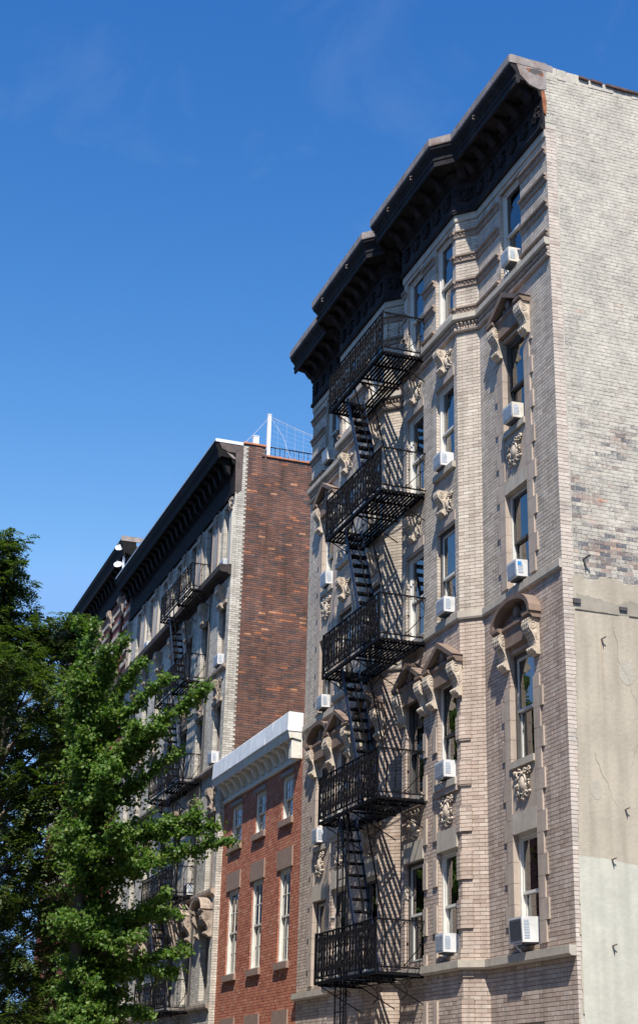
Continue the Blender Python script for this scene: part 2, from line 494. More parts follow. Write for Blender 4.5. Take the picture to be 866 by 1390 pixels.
MT['cdark'] = mat('black_weathered_cornice', (0.012, 0.011, 0.012), spec=0.12, rough=0.8, var=0.4, scale=3, bump=0.3, bscale=20)
MT['cbrown'] = mat('brown_scorched_cornice_end', (0.10, 0.075, 0.068), rough=0.8, var=0.4, scale=5, bump=0.4)
MT['cshelf'] = mat('shadow_black_shelf_paint', (0.05, 0.042, 0.04), spec=0.2, rough=0.85, var=0.4, scale=3, bump=0.3)  # dark shelf paint, with the underside shadow put into the colour
MT['terracotta'] = mat('terracotta_coping', (0.46, 0.19, 0.10), rough=0.75, var=0.3, scale=6, bump=0.3)
MT['dred'] = mat('deep_red_brick', (0.2, 0.05, 0.04), rough=0.85, var=0.2, scale=2, bump=0.3,
                 islands=[(4, (0.20, 0.05, 0.036)), (3, (0.16, 0.04, 0.03)), (2, (0.24, 0.07, 0.05))])
MT['dmortar'] = mat('dark_red_mortar', (0.11, 0.05, 0.04), rough=0.95, bump=0.2)
MT['roof'] = mat('silver_roofing_felt', (0.25, 0.25, 0.25), rough=0.9, var=0.2, bump=0.3)
MT['flash'] = mat('pale_roof_edge_metal', (0.55, 0.60, 0.68), rough=0.35, var=0.15, scale=4, bump=0.2)
MT['asphalt'] = mat('asphalt', (0.05, 0.05, 0.052), rough=0.9, var=0.25, scale=2, bump=0.6, bscale=120)
MT['pave'] = mat('concrete_pavement', (0.17, 0.16, 0.15), rough=0.9, var=0.15, scale=1.5, bump=0.3)
MT['yellow'] = mat('road_marking_white', (0.70, 0.70, 0.68), rough=0.8, var=0.15, bump=0.2)
MT['ground'] = mat('city_ground', (0.08, 0.078, 0.075), rough=0.95, var=0.2, scale=0.3, bump=0)
MT['opp'] = mat('tan_brick_across_street', (0.30, 0.22, 0.17), rough=0.9, var=0.2, scale=0.8, bump=0.2)
MT['bark'] = mat('grey_brown_bark', (0.11, 0.09, 0.075), rough=0.95, var=0.3, scale=8, bump=0.8, bscale=25)
MT['net'] = mat('pale_nylon_netting', (0.5, 0.52, 0.55), rough=0.8, bump=0)


def leaf_mat(name, cols, trans=0.35):
    m = bpy.data.materials.new(name); m.use_nodes = True
    nt = m.node_tree; nt.nodes.clear(); L = nt.links.new
    out = _n(nt, 'ShaderNodeOutputMaterial')
    geo = _n(nt, 'ShaderNodeNewGeometry')
    cr = _n(nt, 'ShaderNodeValToRGB'); els = cr.color_ramp.elements
    while len(els) < len(cols): els.new(0.5)
    for e, (p, c) in zip(els, cols): e.position = p; e.color = (*c, 1)
    L(geo.outputs['Random Per Island'], cr.inputs[0])
    pb = _n(nt, 'ShaderNodeBsdfPrincipled'); pb.inputs['Roughness'].default_value = 0.48; pb.inputs['Specular IOR Level'].default_value = 0.35
    tl = _n(nt, 'ShaderNodeBsdfTranslucent')
    mul = _n(nt, 'ShaderNodeVectorMath', operation='MULTIPLY'); mul.inputs[1].default_value = (1.5, 1.7, 0.6)
    L(cr.outputs[0], pb.inputs['Base Color']); L(cr.outputs[0], mul.inputs[0]); L(mul.outputs[0], tl.inputs[0])
    mx = _n(nt, 'ShaderNodeMixShader'); mx.inputs[0].default_value = trans
    L(pb.outputs[0], mx.inputs[1]); L(tl.outputs[0], mx.inputs[2]); L(mx.outputs[0], out.inputs[0])
    return m


MT['leafA'] = leaf_mat('dark_pinnate_leaves', [(0, (0.036, 0.066, 0.018)), (0.5, (0.058, 0.100, 0.026)), (0.85, (0.090, 0.125, 0.032)), (1, (0.15, 0.155, 0.05))], 0.36)
MT['leafB'] = leaf_mat('fresh_green_fan_leaves', [(0, (0.048, 0.105, 0.018)), (0.4, (0.078, 0.158, 0.026)), (0.8, (0.115, 0.195, 0.034)), (1, (0.18, 0.23, 0.05))], 0.40)

# ------------------------------------------------------------------ walls and bricks
ZSPLIT = 10.0      # the brick above the plain string course is paler
BH, BL, BJ = 0.0677, 0.212, 0.0095      # course height, brick module, joint


def wall_sheet(mb, F, u0, u1, z0, z1, ops, d=-0.012, rev=0.32):
    g_ = 0.005
    full = ops
    ops = [(o[0] - g_, o[1] + g_, o[2] - g_, o[3] + g_) for o in ops]
    us = sorted(set([u0, u1] + [o[0] for o in ops] + [o[1] for o in ops]))
    zs = sorted(set([z0, z1] + [o[2] for o in ops] + [o[3] for o in ops]))
    us = [u for u in us if u0 <= u <= u1]; zs = [z for z in zs if z0 <= z <= z1]
    for a, b in zip(us[:-1], us[1:]):
        for c, e in zip(zs[:-1], zs[1:]):
            um, zm = (a + b) / 2, (c + e) / 2
            if any(o[0] < um < o[1] and o[2] < zm < o[3] for o in ops): continue
            mb.poly([F.P(a, d, c), F.P(b, d, c), F.P(b, d, e), F.P(a, d, e)])
    for (a, b, c, e) in [o[:4] for o in full]:
        a, b, c, e = a - 0.005, b + 0.005, c - 0.005, e + 0.005
        mb.poly([F.P(a, d, c), F.P(a, d, e), F.P(a, d - rev, e), F.P(a, d - rev, c)])
        mb.poly([F.P(b, d, c), F.P(b, d - rev, c), F.P(b, d - rev, e), F.P(b, d, e)])
        mb.poly([F.P(a, d, e), F.P(b, d, e), F.P(b, d - rev, e), F.P(a, d - rev, e)])
        mb.poly([F.P(a, d, c), F.P(a, d - rev, c), F.P(b, d - rev, c), F.P(b, d, c)])


def brick_rows(F, u0, u1, z0, z1, ops, L=BL, H=BH, J=BJ, phase=0.0, d0=-0.03, dj=0.002, skip=None, z_origin=0.0, tex=None):
    """list of (F,u0,u1,d0,d1,z0,z1,full)"""
    out = []
    k0 = int(math.floor((z0 - z_origin) / H)); k1 = int(math.ceil((z1 - z_origin) / H))
    for k in range(k0, k1):
        za = z_origin + k * H + J / 2; zb = z_origin + (k + 1) * H - J / 2
        if za < z0 - 0.01 or zb > z1 + 0.01: continue
        iv = [(u0, u1)]
        for o in ops:
            ov = min(zb, o[3]) - max(za, o[2])
            if ov > 0.3 * H:
                nv = []
                for (a, b) in iv:
                    if o[1] <= a or o[0] >= b: nv.append((a, b)); continue
                    if o[0] > a: nv.append((a, o[0]))
                    if o[1] < b: nv.append((o[1], b))
                iv = nv
        sh = phase + (0.5 * L if k % 2 else 0.0)
        for (a, b) in iv:
            j0 = int(math.floor((a - sh) / L)) - 1
            u = sh + j0 * L
            while u < b:
                ua, ub = max(u, a), min(u + L, b)
                if b - ub < 0.04: ub = b
                if ua > a and ua - a < 0.04: ua = a
                if ub - ua > 0.035 and not (ua > a + 1e-6 and b - ua < 0.04 and ub == b and ub - ua < 0.04):
                    ea = abs(ua - a) < 1e-6; eb = abs(ub - b) < 1e-6
                    x0 = ua + (0 if ea else J / 2); x1 = ub - (0 if eb else J / 2)
                    dd = random.uniform(-dj, dj)
                    atop = (ea and a > u0 + 1e-6) or (eb and b < u1 - 1e-6)
                    if not (skip and skip((ua + ub) / 2, (za + zb) / 2)):
                        out.append((F, x0, x1, -0.13 if atop else d0, dd, za, zb, (ub - ua) > L * 0.98 and not atop))
                if ub >= b: break
                u += L
    return out


def add_bricks(name, bricks, m, parent, **props):
    """all bricks in one mesh, five faces each"""
    n = len(bricks)
    v = np.zeros((n, 8, 3))
    for i, (F, a, b, d0, d1, z0, z1, _) in enumerate(bricks):
        p = F.o; U = F.u; N = F.n
        A = p + U * a; B = p + U * b
        for q, (base, d, z) in enumerate(((A, d1, z0), (B, d1, z0), (B, d0, z0), (A, d0, z0), (A, d1, z1), (B, d1, z1), (B, d0, z1), (A, d0, z1))):
            v[i, q, :] = base + N * d
            v[i, q, 2] = z
    c = (v.reshape(-1, 3).min(0) + v.reshape(-1, 3).max(0)) / 2
    v = (v - c).reshape(-1, 3)
    fq = np.array([(3, 2, 1, 0), (4, 5, 6, 7), (0, 1, 5, 4), (1, 2, 6, 5), (3, 0, 4, 7)])
    f = (fq[None] + (np.arange(n) * 8)[:, None, None]).reshape(-1, 4)
    me = bpy.data.meshes.new(name)
    me.from_pydata(v.tolist(), [], f.tolist())
    me.materials.append(m)
    me.update()
    return put(name, me, parent, Matrix.Translation(Vector(c)), **props)


def brick_parts(bricks, m, parent, n=300):
    """the n bricks that show largest become objects; returns the others"""
    sc = []
    for i, b in enumerate(bricks):
        if not b[7]: sc.append(0); continue
        F = b[0]; c = np.array(F.P((b[1] + b[2]) / 2, 0, (b[5] + b[6]) / 2))
        dv = CAMP - c; dist = np.linalg.norm(dv)
        cx = -(dv @ np.array(r_)) / -(dv @ np.array(f_)) if False else None
        q = c - CAMP; zf = q @ np.array(f_)
        px = 433 + 2049.4 * (q @ np.array(r_)) / zf; py = 650 - 2049.4 * (q @ np.array(u_)) / zf
        vis = 1 if (0 < px < 866 and 0 < py < 1390) else 0
        sc.append(vis * abs(dv @ F.n) / dist / dist ** 2)
    order = np.argsort(-np.array(sc))[:n]
    pick = set(int(i) for i in order)
    cache = {}
    for i in sorted(pick):
        F, a, b, d0, d1, z0, z1, _ = bricks[i]
        key = (round(b - a, 3), round(z1 - z0, 3), d0, z0 >= ZSPLIT)
        m = MT['brick_up'] if key[3] else MT['brick']
        if key not in cache:
            mb = MB().box(LOC, -(b - a) / 2, (b - a) / 2, d0, 0, 0, z1 - z0)
            cache[key] = mb.mesh('brick', m, centre=False)[0]
        put('brick', cache[key], parent, F.mat((a + b) / 2, d1, z0))
    return [b for i, b in enumerate(bricks) if i not in pick]


# ------------------------------------------------------------------ window builder
def window(parent, F, u0, u1, z0, z1, rec=0.11, casing='frame_w', sash='frame_w', inside=None, grid=(1, 1), cw=0.055, mid=0.5,
           cover=0.5, rooms=None, lift=0.0, proud=0.0):
    c = MT[casing]; s_ = MT[sash]
    mb = MB()
    d1 = -rec + 0.03 + proud; d0 = -rec - 0.06
    mb.box(F, u0, u0 + cw, d0, d1, z0, z1); mb.box(F, u1 - cw, u1, d0, d1, z0, z1)
    mb.box(F, u0 + cw, u1 - cw, d0, d1, z1 - cw, z1); mb.box(F, u0 + cw, u1 - cw, d0, d1 + 0.02, z0, z0 + 0.04)
    w = mb.build('window', c, parent)
    a, b = u0 + cw, u1 - cw
    zb, zt = z0 + 0.04, z1 - cw
    zm = zb + (zt - zb) * mid
    sw = 0.045
    for nm, (s0, s1, dd) in (('upper_sash', (zm - 0.02, zt, -rec)), ('lower_sash', (zb + lift, zm + 0.025 + lift, -rec - 0.04))):
        m2 = MB()
        m2.box(F, a, a + sw, dd - 0.035, dd, s0, s1); m2.box(F, b - sw, b, dd - 0.035, dd, s0, s1)
        m2.box(F, a + sw, b - sw, dd - 0.035, dd, s0, s0 + sw); m2.box(F, a + sw, b - sw, dd - 0.035, dd, s1 - sw, s1)
        for g in range(1, grid[0]):
            x = a + sw + (b - a - 2 * sw) * g / grid[0]
            m2.box(F, x - 0.011, x + 0.011, dd - 0.03, dd - 0.004, s0 + sw, s1 - sw)
        for g in range(1, grid[1]):
            z = s0 + sw + (s1 - s0 - 2 * sw) * g / grid[1]
            m2.box(F, a + sw, b - sw, dd - 0.029, dd - 0.006, z - 0.011, z + 0.011)
        m2.build(nm, s_, w)
        tl = random.uniform(-0.006, 0.006)
        m3 = MB().poly([F.P(a + sw, dd - 0.018 + tl, s0 + sw), F.P(b - sw, dd - 0.018 - tl, s0 + sw), F.P(b - sw, dd - 0.018 - tl, s1 - sw), F.P(a + sw, dd - 0.018 + tl, s1 - sw)])
        m3.build('pane', MT['glass'], w)
    if inside in ('curtain', 'curtain_t'):
        m4 = MB()
        for (x0, x1) in ((a, a + (b - a) * cover * 0.5), (b - (b - a) * cover * 0.5, b)):
            n = 10
            pts = [(x0 + (x1 - x0) * i / n, -rec - 0.13 - (0.025 if i % 2 else 0)) for i in range(n + 1)]
            for p, q in zip(pts[:-1], pts[1:]):
                m4.poly([F.P(p[0], p[1], zb), F.P(q[0], q[1], zb), F.P(q[0], q[1], zt), F.P(p[0], p[1], zt)])
        m4.build('curtain', MT[inside], w)
    elif inside == 'shade':
        zc = zt - (zt - zb) * cover
        MB().box(F, a, b, -rec - 0.12, -rec - 0.115, zc, zt).build('roller_shade', MT['curtain'], w)
    elif inside == 'blind':
        m4 = MB(); zc = zt - (zt - zb) * cover; z = zt
        while z > zc:
            m4.tbox(F, [(a, -rec - 0.12, z - 0.03), (b, -rec - 0.12, z - 0.03), (b, -rec - 0.15, z - 0.012), (a, -rec - 0.15, z - 0.012),
                        (a, -rec - 0.12, z - 0.028), (b, -rec - 0.12, z - 0.028), (b, -rec - 0.15, z - 0.01), (a, -rec - 0.15, z - 0.01)])
            z -= 0.045
        m4.build('blind', MT['blind'], w)
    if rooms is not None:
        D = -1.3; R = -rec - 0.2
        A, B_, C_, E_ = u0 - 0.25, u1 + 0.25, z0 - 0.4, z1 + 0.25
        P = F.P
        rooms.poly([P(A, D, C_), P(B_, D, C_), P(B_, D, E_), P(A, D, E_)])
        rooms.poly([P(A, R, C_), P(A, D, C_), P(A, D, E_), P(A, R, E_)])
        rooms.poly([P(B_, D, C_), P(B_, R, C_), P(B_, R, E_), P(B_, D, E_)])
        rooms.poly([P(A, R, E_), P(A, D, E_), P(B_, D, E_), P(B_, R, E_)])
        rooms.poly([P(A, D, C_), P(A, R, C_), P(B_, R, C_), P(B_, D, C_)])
    return w


# ------------------------------------------------------------------ carved pieces (local: x = u, y = -d, z up)
def spiral(cx, cz, r0, turns, y, start=0.0, sgn=1, n=16, inward=0.15):
    return [(cx + (r0 * (1 - (1 - inward) * i / n)) * math.cos(start + sgn * turns * 2 * math.pi * i / n), y,
             cz + (r0 * (1 - (1 - inward) * i / n)) * math.sin(start + sgn * turns * 2 * math.pi * i / n)) for i in range(n + 1)]


def console_mesh(w, h, D, mt, name='corbel'):
    mb = MB()
    prof = [(0, 0), (.86, 0), (.98, -.05), (1.02, -.14), (.98, -.24), (.86, -.33), (.66, -.42), (.5, -.52), (.4, -.62), (.36, -.7), (.42, -.76),
            (.6, -.79), (.66, -.85), (.58, -.91), (.40, -.94), (.34, -1), (0, -1)]
    mb.prism(LOC, [(a * D, b * h) for a, b in prof], -w / 2, w / 2)
    for sx in (-1, 1):
        x = sx * w / 2
        # side volutes (raised spirals lying in the y-z plane) and rim
        sp = spiral(0, 0, 0.15 * h, 1.7, 0, start=math.pi / 2, sgn=-1, n=18)
        mb.tube([(x, -0.56 * D - p[0] * 0.9, -0.19 * h + p[2]) for p in sp], 0.014, 4)
        sp = spiral(0, 0, 0.075 * h, 1.3, 0, start=0, sgn=1, n=10)
        mb.tube([(x, -0.26 * D - p[0], -0.56 * h + p[2]) for p in sp], 0.009, 4)
        mb.tube([(x, -a * D * 0.97, b * h) for a, b in prof[1:10]], 0.012, 4)
        mb.blob((x, -0.34 * D, -0.40 * h), (0.012, 0.035, 0.05))
    # acanthus leaf on the front: overlapping lumps following the profile
    for (a, b) in prof[2:10]:
        for k in (-1, 0, 1):
            mb.blob((k * w * 0.3, -a * D * 0.97, b * h - 0.01), (w * 0.17, 0.016, h * 0.06), 6, 4)
    for k in (-1, 0, 1):
        mb.blob((k * w * 0.3, -0.6 * D, -0.86 * h), (w * 0.2, 0.035, h * 0.06), 6, 4)
    return mb.mesh(name, mt, centre=False)[0]


def carved_mesh(w, h, mt, seed=1, D=0.07, name='carved_panel'):
    R = random.Random(seed)
    mb = MB()
    mb.blob((0, -0.02, 0), (w * 0.16, D * 0.9, h * 0.27), 10, 7)
    mb.tube([(w * 0.2 * math.cos(t), -D * 0.55, h * 0.33 * math.sin(t)) for t in np.linspace(0, 2 * math.pi, 17)], 0.018, 5)
    for sx in (-1, 1):
        for (cx, cz, r, t, st) in ((.33, .28, .13, 1.4, 0), (.36, -.05, .11, 1.3, 1), (.26, -.33, .12, 1.4, 2), (.16, .42, .08, 1.2, 3), (.42, .42, .07, 1.1, 4)):
            r *= min(w, h) * 1.05
            p = spiral(0, 0, r, t, 0, start=st, sgn=sx, n=12)
            mb.tube([(sx * cx * w + q[0], -D * 0.45 - 0.02 * math.sin(i), cz * h + q[2]) for i, q in enumerate(p)], 0.016, 5)
        for k in range(9):
            x, z = R.uniform(.05, .47) * w * sx, R.uniform(-.48, .48) * h
            mb.blob((x, -0.012, z), (R.uniform(.018, .04), R.uniform(.02, D * .8), R.uniform(.018, .045)), 6, 4)
    for k in range(4):
        mb.blob((R.uniform(-.06, .06) * w, -0.015, -.36 * h - k * .045 * h), (.03, .04, .03), 6, 4)
    return mb.mesh(name, mt, True, centre=False)[0]


CARV = {}
CARV['corbel'] = console_mesh(0.24, 0.62, 0.21, MT['stone_lt'])
CARV['key'] = console_mesh(0.20, 0.50, 0.22, MT['stone_lt'], 'keystone')
CARV['panel'] = carved_mesh(0.62, 0.52, MT['stone_lt'], 3)
CARV['wing'] = carved_mesh(0.42, 0.42, MT['stone_lt'], 8, 0.06, 'keystone_leaves')
CARV['ckey'] = console_mesh(0.34, 0.72, 0.24, MT['cstone'], 'keystone')
CARV['cpanel'] = carved_mesh(0.80, 0.85, MT['cstone'], 5, 0.10, 'keystone_cartouche')
CARV['ccorbel'] = console_mesh(0.26, 0.62, 0.30, MT['cstone'])
CARV['capital'] = carved_mesh(0.34, 0.42, MT['cstone'], 11, 0.07, 'pier_capital')


def pediment(parent, F, uc, z, half, D, arch=False, mt='stone_dk', h=None, frieze=0.26, cwid=0.24, op=0.45, corbels=True, ck='corbel'):
    """hood over a window: entablature breaking forward over two corbels, triangular or arched hood, carved tympanum.
    z = underside of the bed moulding (top of the corbels)"""
    m = MT[mt]
    mb = MB()
    uo = half - 0.02
    # frieze block between corbels and bed mould
    mb.box(F, uc - op + 0.02, uc + op - 0.02, 0, D * 0.45, z - frieze, z)
    for (x0, x1, e) in ((uc - uo + 0.27, uc + uo - 0.27, 0.62), (uc - uo, uc - uo + 0.27, 1.0), (uc + uo - 0.27, uc + uo, 1.0)):
        mb.prism(F, [(0, z), (D * e * 0.72, z), (D * e * 0.78, z + 0.03), (D * e * 0.92, z + 0.055), (D * e, z + 0.06), (D * e, z + 0.11), (0, z + 0.13)], x0, x1)
    base = mb.build('pediment', m, parent)
    hb = MB()
    t = 0.085
    if arch:
        h = h or 0.52
        n = 14
        po, pi_ = [], []
        for i in range(n + 1):
            a = math.pi * i / n
            po.append((uc - (half + 0.01) * math.cos(a), z + 0.10 + h * math.sin(a) ** 0.9))
            pi_.append((uc - (half - t) * math.cos(a), z + 0.10 + (h - t) * math.sin(a) ** 0.9))
    else:
        h = h or 0.46
        po = [(uc - half, z + 0.115), (uc, z + 0.115 + h), (uc + half, z + 0.115)]
        pi_ = [(uc - half + t * 2.2, z + 0.115), (uc, z + 0.115 + h - t * 1.2), (uc + half - t * 2.2, z + 0.115)]
    for i in range(len(po) - 1):
        a, b, c, d = po[i], po[i + 1], pi_[i + 1], pi_[i]
        hb.tbox(F, [(d[0], D, d[1]), (c[0], D, c[1]), (c[0], 0, c[1]), (d[0], 0, d[1]), (a[0], D * 1.04, a[1]), (b[0], D * 1.04, b[1]), (b[0], 0, b[1]), (a[0], 0, a[1])])
    hb.build('hood', m, base)
    tb = MB()
    fan = [F.P(p[0], 0.02, p[1]) for p in pi_]
    tb.poly(list(reversed(fan)) if False else fan)
    c = F.P(uc, 0.05, z + 0.10 + h * 0.42)
    tb.blob(c, (0.09, 0.09, 0.13), 9, 7)
    tb.blob((c[0], c[1], c[2] - 0.16), (0.20, 0.09, 0.06), 8, 5)
    for s in (-1, 1):
        q = F.P(uc + s * 0.2, 0.04, z + 0.22)
        tb.blob(q, (0.09, 0.06, 0.06), 8, 5)
        q = F.P(uc + s * 0.36, 0.03, z + 0.17)
        tb.blob(q, (0.08, 0.05, 0.03), 8, 5)
    tb.build('tympanum_carving', m, base)
    if corbels:
        for s in (-1, 1):
            put('corbel', CARV[ck], parent, F.mat(uc + s * (op + cwid / 2 - 0.005), 0, z))
    return base


def ornament_course(mb, F, u0, u1, z, h, D, step=0.075):
    """carved moulding: a run of rounded leaves and darts"""
    n = max(1, int(abs(u1 - u0) / step))
    for i in range(n):
        u = u0 + (u1 - u0) * (i + 0.5) / n
        k = random.uniform(0.8, 1.1)
        c = F.P(u, 0.0, z + h * 0.5)
        b0 = len(mb.v)
        nv, nu = 4, 6
        mb.blob((0, 0, 0), (step * 0.46 * k, D * k, h * 0.5), nu, nv)
        for q in range(b0, len(mb.v)):
            x, y, zz = mb.v[q]
            mb.v[q] = F.P(u + x, -y, z + h * 0.5 + zz)


# ================================================================== SETTING
mb = MB(); mb.poly([(-1500, -1500, -0.12), (1500, -1500, -0.12), (1500, 1500, -0.12), (-1500, 1500, -0.12)])
mb.build('ground', MT['ground'], None, kind='structure')
mb = MB(); mb.box(LOC, -160, 90, 7.0, 14.6, -0.118, -0.10)
mb.build('road', MT['asphalt'], None, kind='structure')
mb = MB()
for k in range(-40, 24): mb.box(LOC, k * 4.0, k * 4.0 + 1.6, 10.72, 10.86, -0.10, -0.096)
mb.build('road_markings', MT['yellow'], None, kind='structure')
for nm, (a, b) in (('pavement', (0.0, 6.8)), ('pavement', (14.8, 19.5))):
    mb = MB(); 
    for k in range(-105, 60):
        n = 4
        for j in range(n):
            mb.box(LOC, k * 1.5 + 0.006, k * 1.5 + 1.494, a + (b - a) * j / n + 0.006, a + (b - a) * (j + 1) / n - 0.006, -0.11, 0.0 + random.uniform(-.002, .002))
    mb.build(nm, MT['pave'], None, kind='structure')
mb = MB(); mb.box(LOC, -160, 90, 6.8, 7.0, -0.115, 0.02)
mb.build('kerb', MT['sill'], None, kind='structure')
mb = MB(); mb.box(LOC, -160, 90, 14.6, 14.8, -0.115, 0.02)
mb.build('kerb', MT['sill'], None, kind='structure')

# ================================================================== MAIN APARTMENT BUILDING
main = thing('apartment_building', 'tall beige brick tenement with bay fronts, carved hoods and worn painted side wall', 'building', (-6.6, 4.0, 0.0))
e = 0.34
A0 = (-13.2, 0.0)
PATH = [A0, (-10.47, 0.0), (-10.13, -e), (-7.22, -e), (-6.88, 0.0), (-6.44, 0.0), (-6.10, -e), (-3.34, -e), (-3.0, 0.0), (0.0, 0.0)]
FS = Fr(0, 0, 1, 0)                 # flanks (u = world x)
FB = Fr(0, -e, 1, 0)                # bay fronts (u = world x)
def seg(i):
    a, b = PATH[i], PATH[i + 1]
    return Fr(a[0], a[1], b[0] - a[0], b[1] - a[1]), math.hypot(b[0] - a[0], b[1] - a[1])
FX = Fr(0, 0, 0, 1)                 # side wall (u = world y)
ZT = 20.06
ZF = 18.58                          # frieze underside
ZB = 0.0
rows = [(16.44, 18.36), (13.15, 15.02), (10.16, 11.93), (7.06, 8.92), (4.06, 5.86), (1.0, 2.9)]
openR = [(-2.0, -1.1)]
openB = [(-4.36, -3.50), (-5.92, -5.02)]
openBL = [(-8.22, -7.34), (-9.98, -9.10)]
openL = [(-12.15, -11.27)]
def ops(cols): return [(a, b, z0, z1) for (a, b) in cols for (z0, z1) in rows]
mort = MB(); rooms = MB(); bricks = []
def add_wall(F, u0, u1, cols, z0=0.3, z1=ZF + 0.1):
    wall_sheet(mort, F, u0, u1, ZB, 19.6, ops(cols))
    bricks.extend(brick_rows(F, u0, u1, z0, z1, ops(cols), dj=0.0015))
add_wall(FS, -3.0, 0.0, openR)
add_wall(FS, -13.2, -10.47, openL)
add_wall(FS, -6.88, -6.44, [])
add_wall(FB, -6.10, -3.34, openB)
add_wall(FB, -10.13, -7.22, openBL)
for i in (1, 3, 5, 7):
    F, Ln = seg(i); add_wall(F, 0.0, Ln, [])
# body of the building behind (roof, rear and far side walls)
mort.box(Fr(0, 0, 1, 0), -13.2, -0.02, -14.0, -13.98, 0, 19.9)
mort.poly([(-13.2, 0, 0), (-13.2, 14, 0), (-13.2, 14, 19.9), (-13.2, 0, 19.9)])
mort.build('wall', MT['mortar'], main)
MB().box(FS, -13.2, -0.05, -14.0, 0.1, 19.86, 19.9).build('roof', MT['roof'], main)

# side wall: cream facing brick return, painted common brick, render
def strip_edge(z):                      # ragged toothed edge of the facing-brick return
    k = int(z / BH)
    base = 0.215 if z > 8.9 else (0.215 - (8.9 - z) * 0.028)
    return max(0.05, base + (0.055 if (k // 3) % 2 and z < 9.6 else 0.0) * (0.7 + 0.6 * random.random()))
sm = MB(); sm.poly([(-0.004, 0, 0), (-0.004, 14, 0), (-0.004, 14, 19.5), (-0.004, 0, 19.5)])
sm.build('side_wall', MT['pmortar'], main)
strip = []
k = int(3.2 / BH)
while (k + 1) * BH < 18.75:
    za, zb = k * BH + BJ / 2, (k + 1) * BH - BJ / 2
    w_ = strip_edge(za)
    if k % 2: cuts = [0.0, min(0.105, w_), w_]
    else: cuts = [0.0, min(0.2, w_), w_]
    for a, b in zip(cuts[:-1], cuts[1:]):
        if b - a > 0.012: strip.append((FX, a, b - BJ, -0.03, random.uniform(0.001, 0.007), za, zb, False))
    k += 1
add_bricks('corner_brickwork', strip, MT['sidebrick'], main, kind='stuff')
pb = brick_rows(FX, 0.225, 10.0, 9.75, 20.0, [], L=0.206, H=0.0705, J=0.009, dj=0.002, skip=lambda u, z: z > 19.42 + 0.0 * u and z > 19.86 - (u - 1.0) * 0.05)
top = brick_rows(FX, 0.0, 0.224, 18.75, 20.0, [], L=0.206, H=0.0705, J=0.012, dj=0.004)
add_bricks('painted_brickwork', pb + top, MT['painted'], main, kind='stuff')
mbp = MB(); mbp.box(FX, 0.0, 10.05, -0.3, -0.006, 19.4, 19.86)
mbp.build('parapet', MT['pmortar'], main)
# loose cap bricks and coping lumps on the sloping top of the side wall
capb = []
y = 0.02
while y < 9.9:
    l = random.uniform(0.10, 0.30)
    zt = 20.09 - 0.055 * y if y < 0.85 else 20.01 - 0.02 * y
    h_ = random.uniform(0.03, 0.075)
    capb.append((FX, y, y + l - 0.004, -0.28, random.uniform(-0.002, 0.012), 19.80, zt - 0.03 + random.uniform(-0.010, 0.006), False))
    y += l
add_bricks('parapet_cap', capb[:], MT['painted'], main, kind='stuff')
for (a, b, z) in ((0.75, 0.95, 19.99), (1.0, 1.25, 19.985), (1.32, 2.3, 19.965), (2.35, 3.4, 19.94), (3.45, 6.0, 19.90), (6.05, 9.9, 19.83)):
    MB().tbox(FX, [(a, 0.05, z - 0.05), (b, 0.05, z - 0.07), (b, -0.25, z - 0.07), (a, -0.25, z - 0.05), (a, 0.05, z), (b, 0.06, z - 0.03), (b, -0.25, z - 0.02), (a, -0.25, z)]).build('metal_coping', MT['copedark'], main)

# cement render with its ragged top edge, joist pockets, painted shade band; pale green paint below
rp = MB()
ys = np.linspace(0.0, 10.1, 220)
zr = random.Random(4)
topz = [9.78 + 0.035 * math.sin(v * 9) + zr.uniform(-0.03, 0.03) + (0.04 if v > 0.55 else 0.02) for v in ys]
def left_edge(z): return strip_edge_l(z)
for i in range(len(ys) - 1):
    a, b = ys[i], ys[i + 1]
    if b < 0.20: continue
    rp.poly([(0.008, a, 0.0), (0.008, b, 0.0), (0.008, b, topz[i + 1]), (0.008, a, topz[i])])
    rp.poly([(0.008, a, topz[i]), (0.008, b, topz[i + 1]), (-0.015, b, topz[i + 1] + 0.01), (-0.015, a, topz[i] + 0.01)])
rp.build('render_coat', MT['plaster'], main)
zc = 9.0
k = 0
while zc > 3.0:        # render creeping round the ragged edge of the corner bricks
    h_ = zr.uniform(0.08, 0.22); w_ = max(0.05, 0.19 - (9.0 - zc) * 0.024) + zr.uniform(-0.015, 0.02)
    MB().box(FX, w_, 0.26, 0.0, 0.012, zc - h_, zc).build('render_edge', MT['plaster'], main); zc -= h_
# hollow in the render: its shade painted on as a darker band; two pockets
MT['plaster_d'] = mat('shade_and_crack_render', (0.29, 0.26, 0.21), rough=0.95, var=0.18, scale=2.2, bump=0.5, bscale=8, dirt=(0.21, 0.19, 0.155), dirt_amt=0.6, dirt_scale=2.5)  # darker tone paints the hollow's shade; also colours the cracks
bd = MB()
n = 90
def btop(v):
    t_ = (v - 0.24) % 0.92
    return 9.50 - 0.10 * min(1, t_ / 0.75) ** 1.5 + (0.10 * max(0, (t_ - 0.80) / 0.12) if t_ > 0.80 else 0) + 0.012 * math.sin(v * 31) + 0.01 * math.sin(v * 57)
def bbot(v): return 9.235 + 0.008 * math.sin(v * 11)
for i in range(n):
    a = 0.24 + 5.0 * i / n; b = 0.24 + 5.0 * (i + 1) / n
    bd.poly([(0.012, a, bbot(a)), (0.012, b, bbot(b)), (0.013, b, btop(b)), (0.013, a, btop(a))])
bd.build('painted_shade_band', MT['plaster_d'], main)
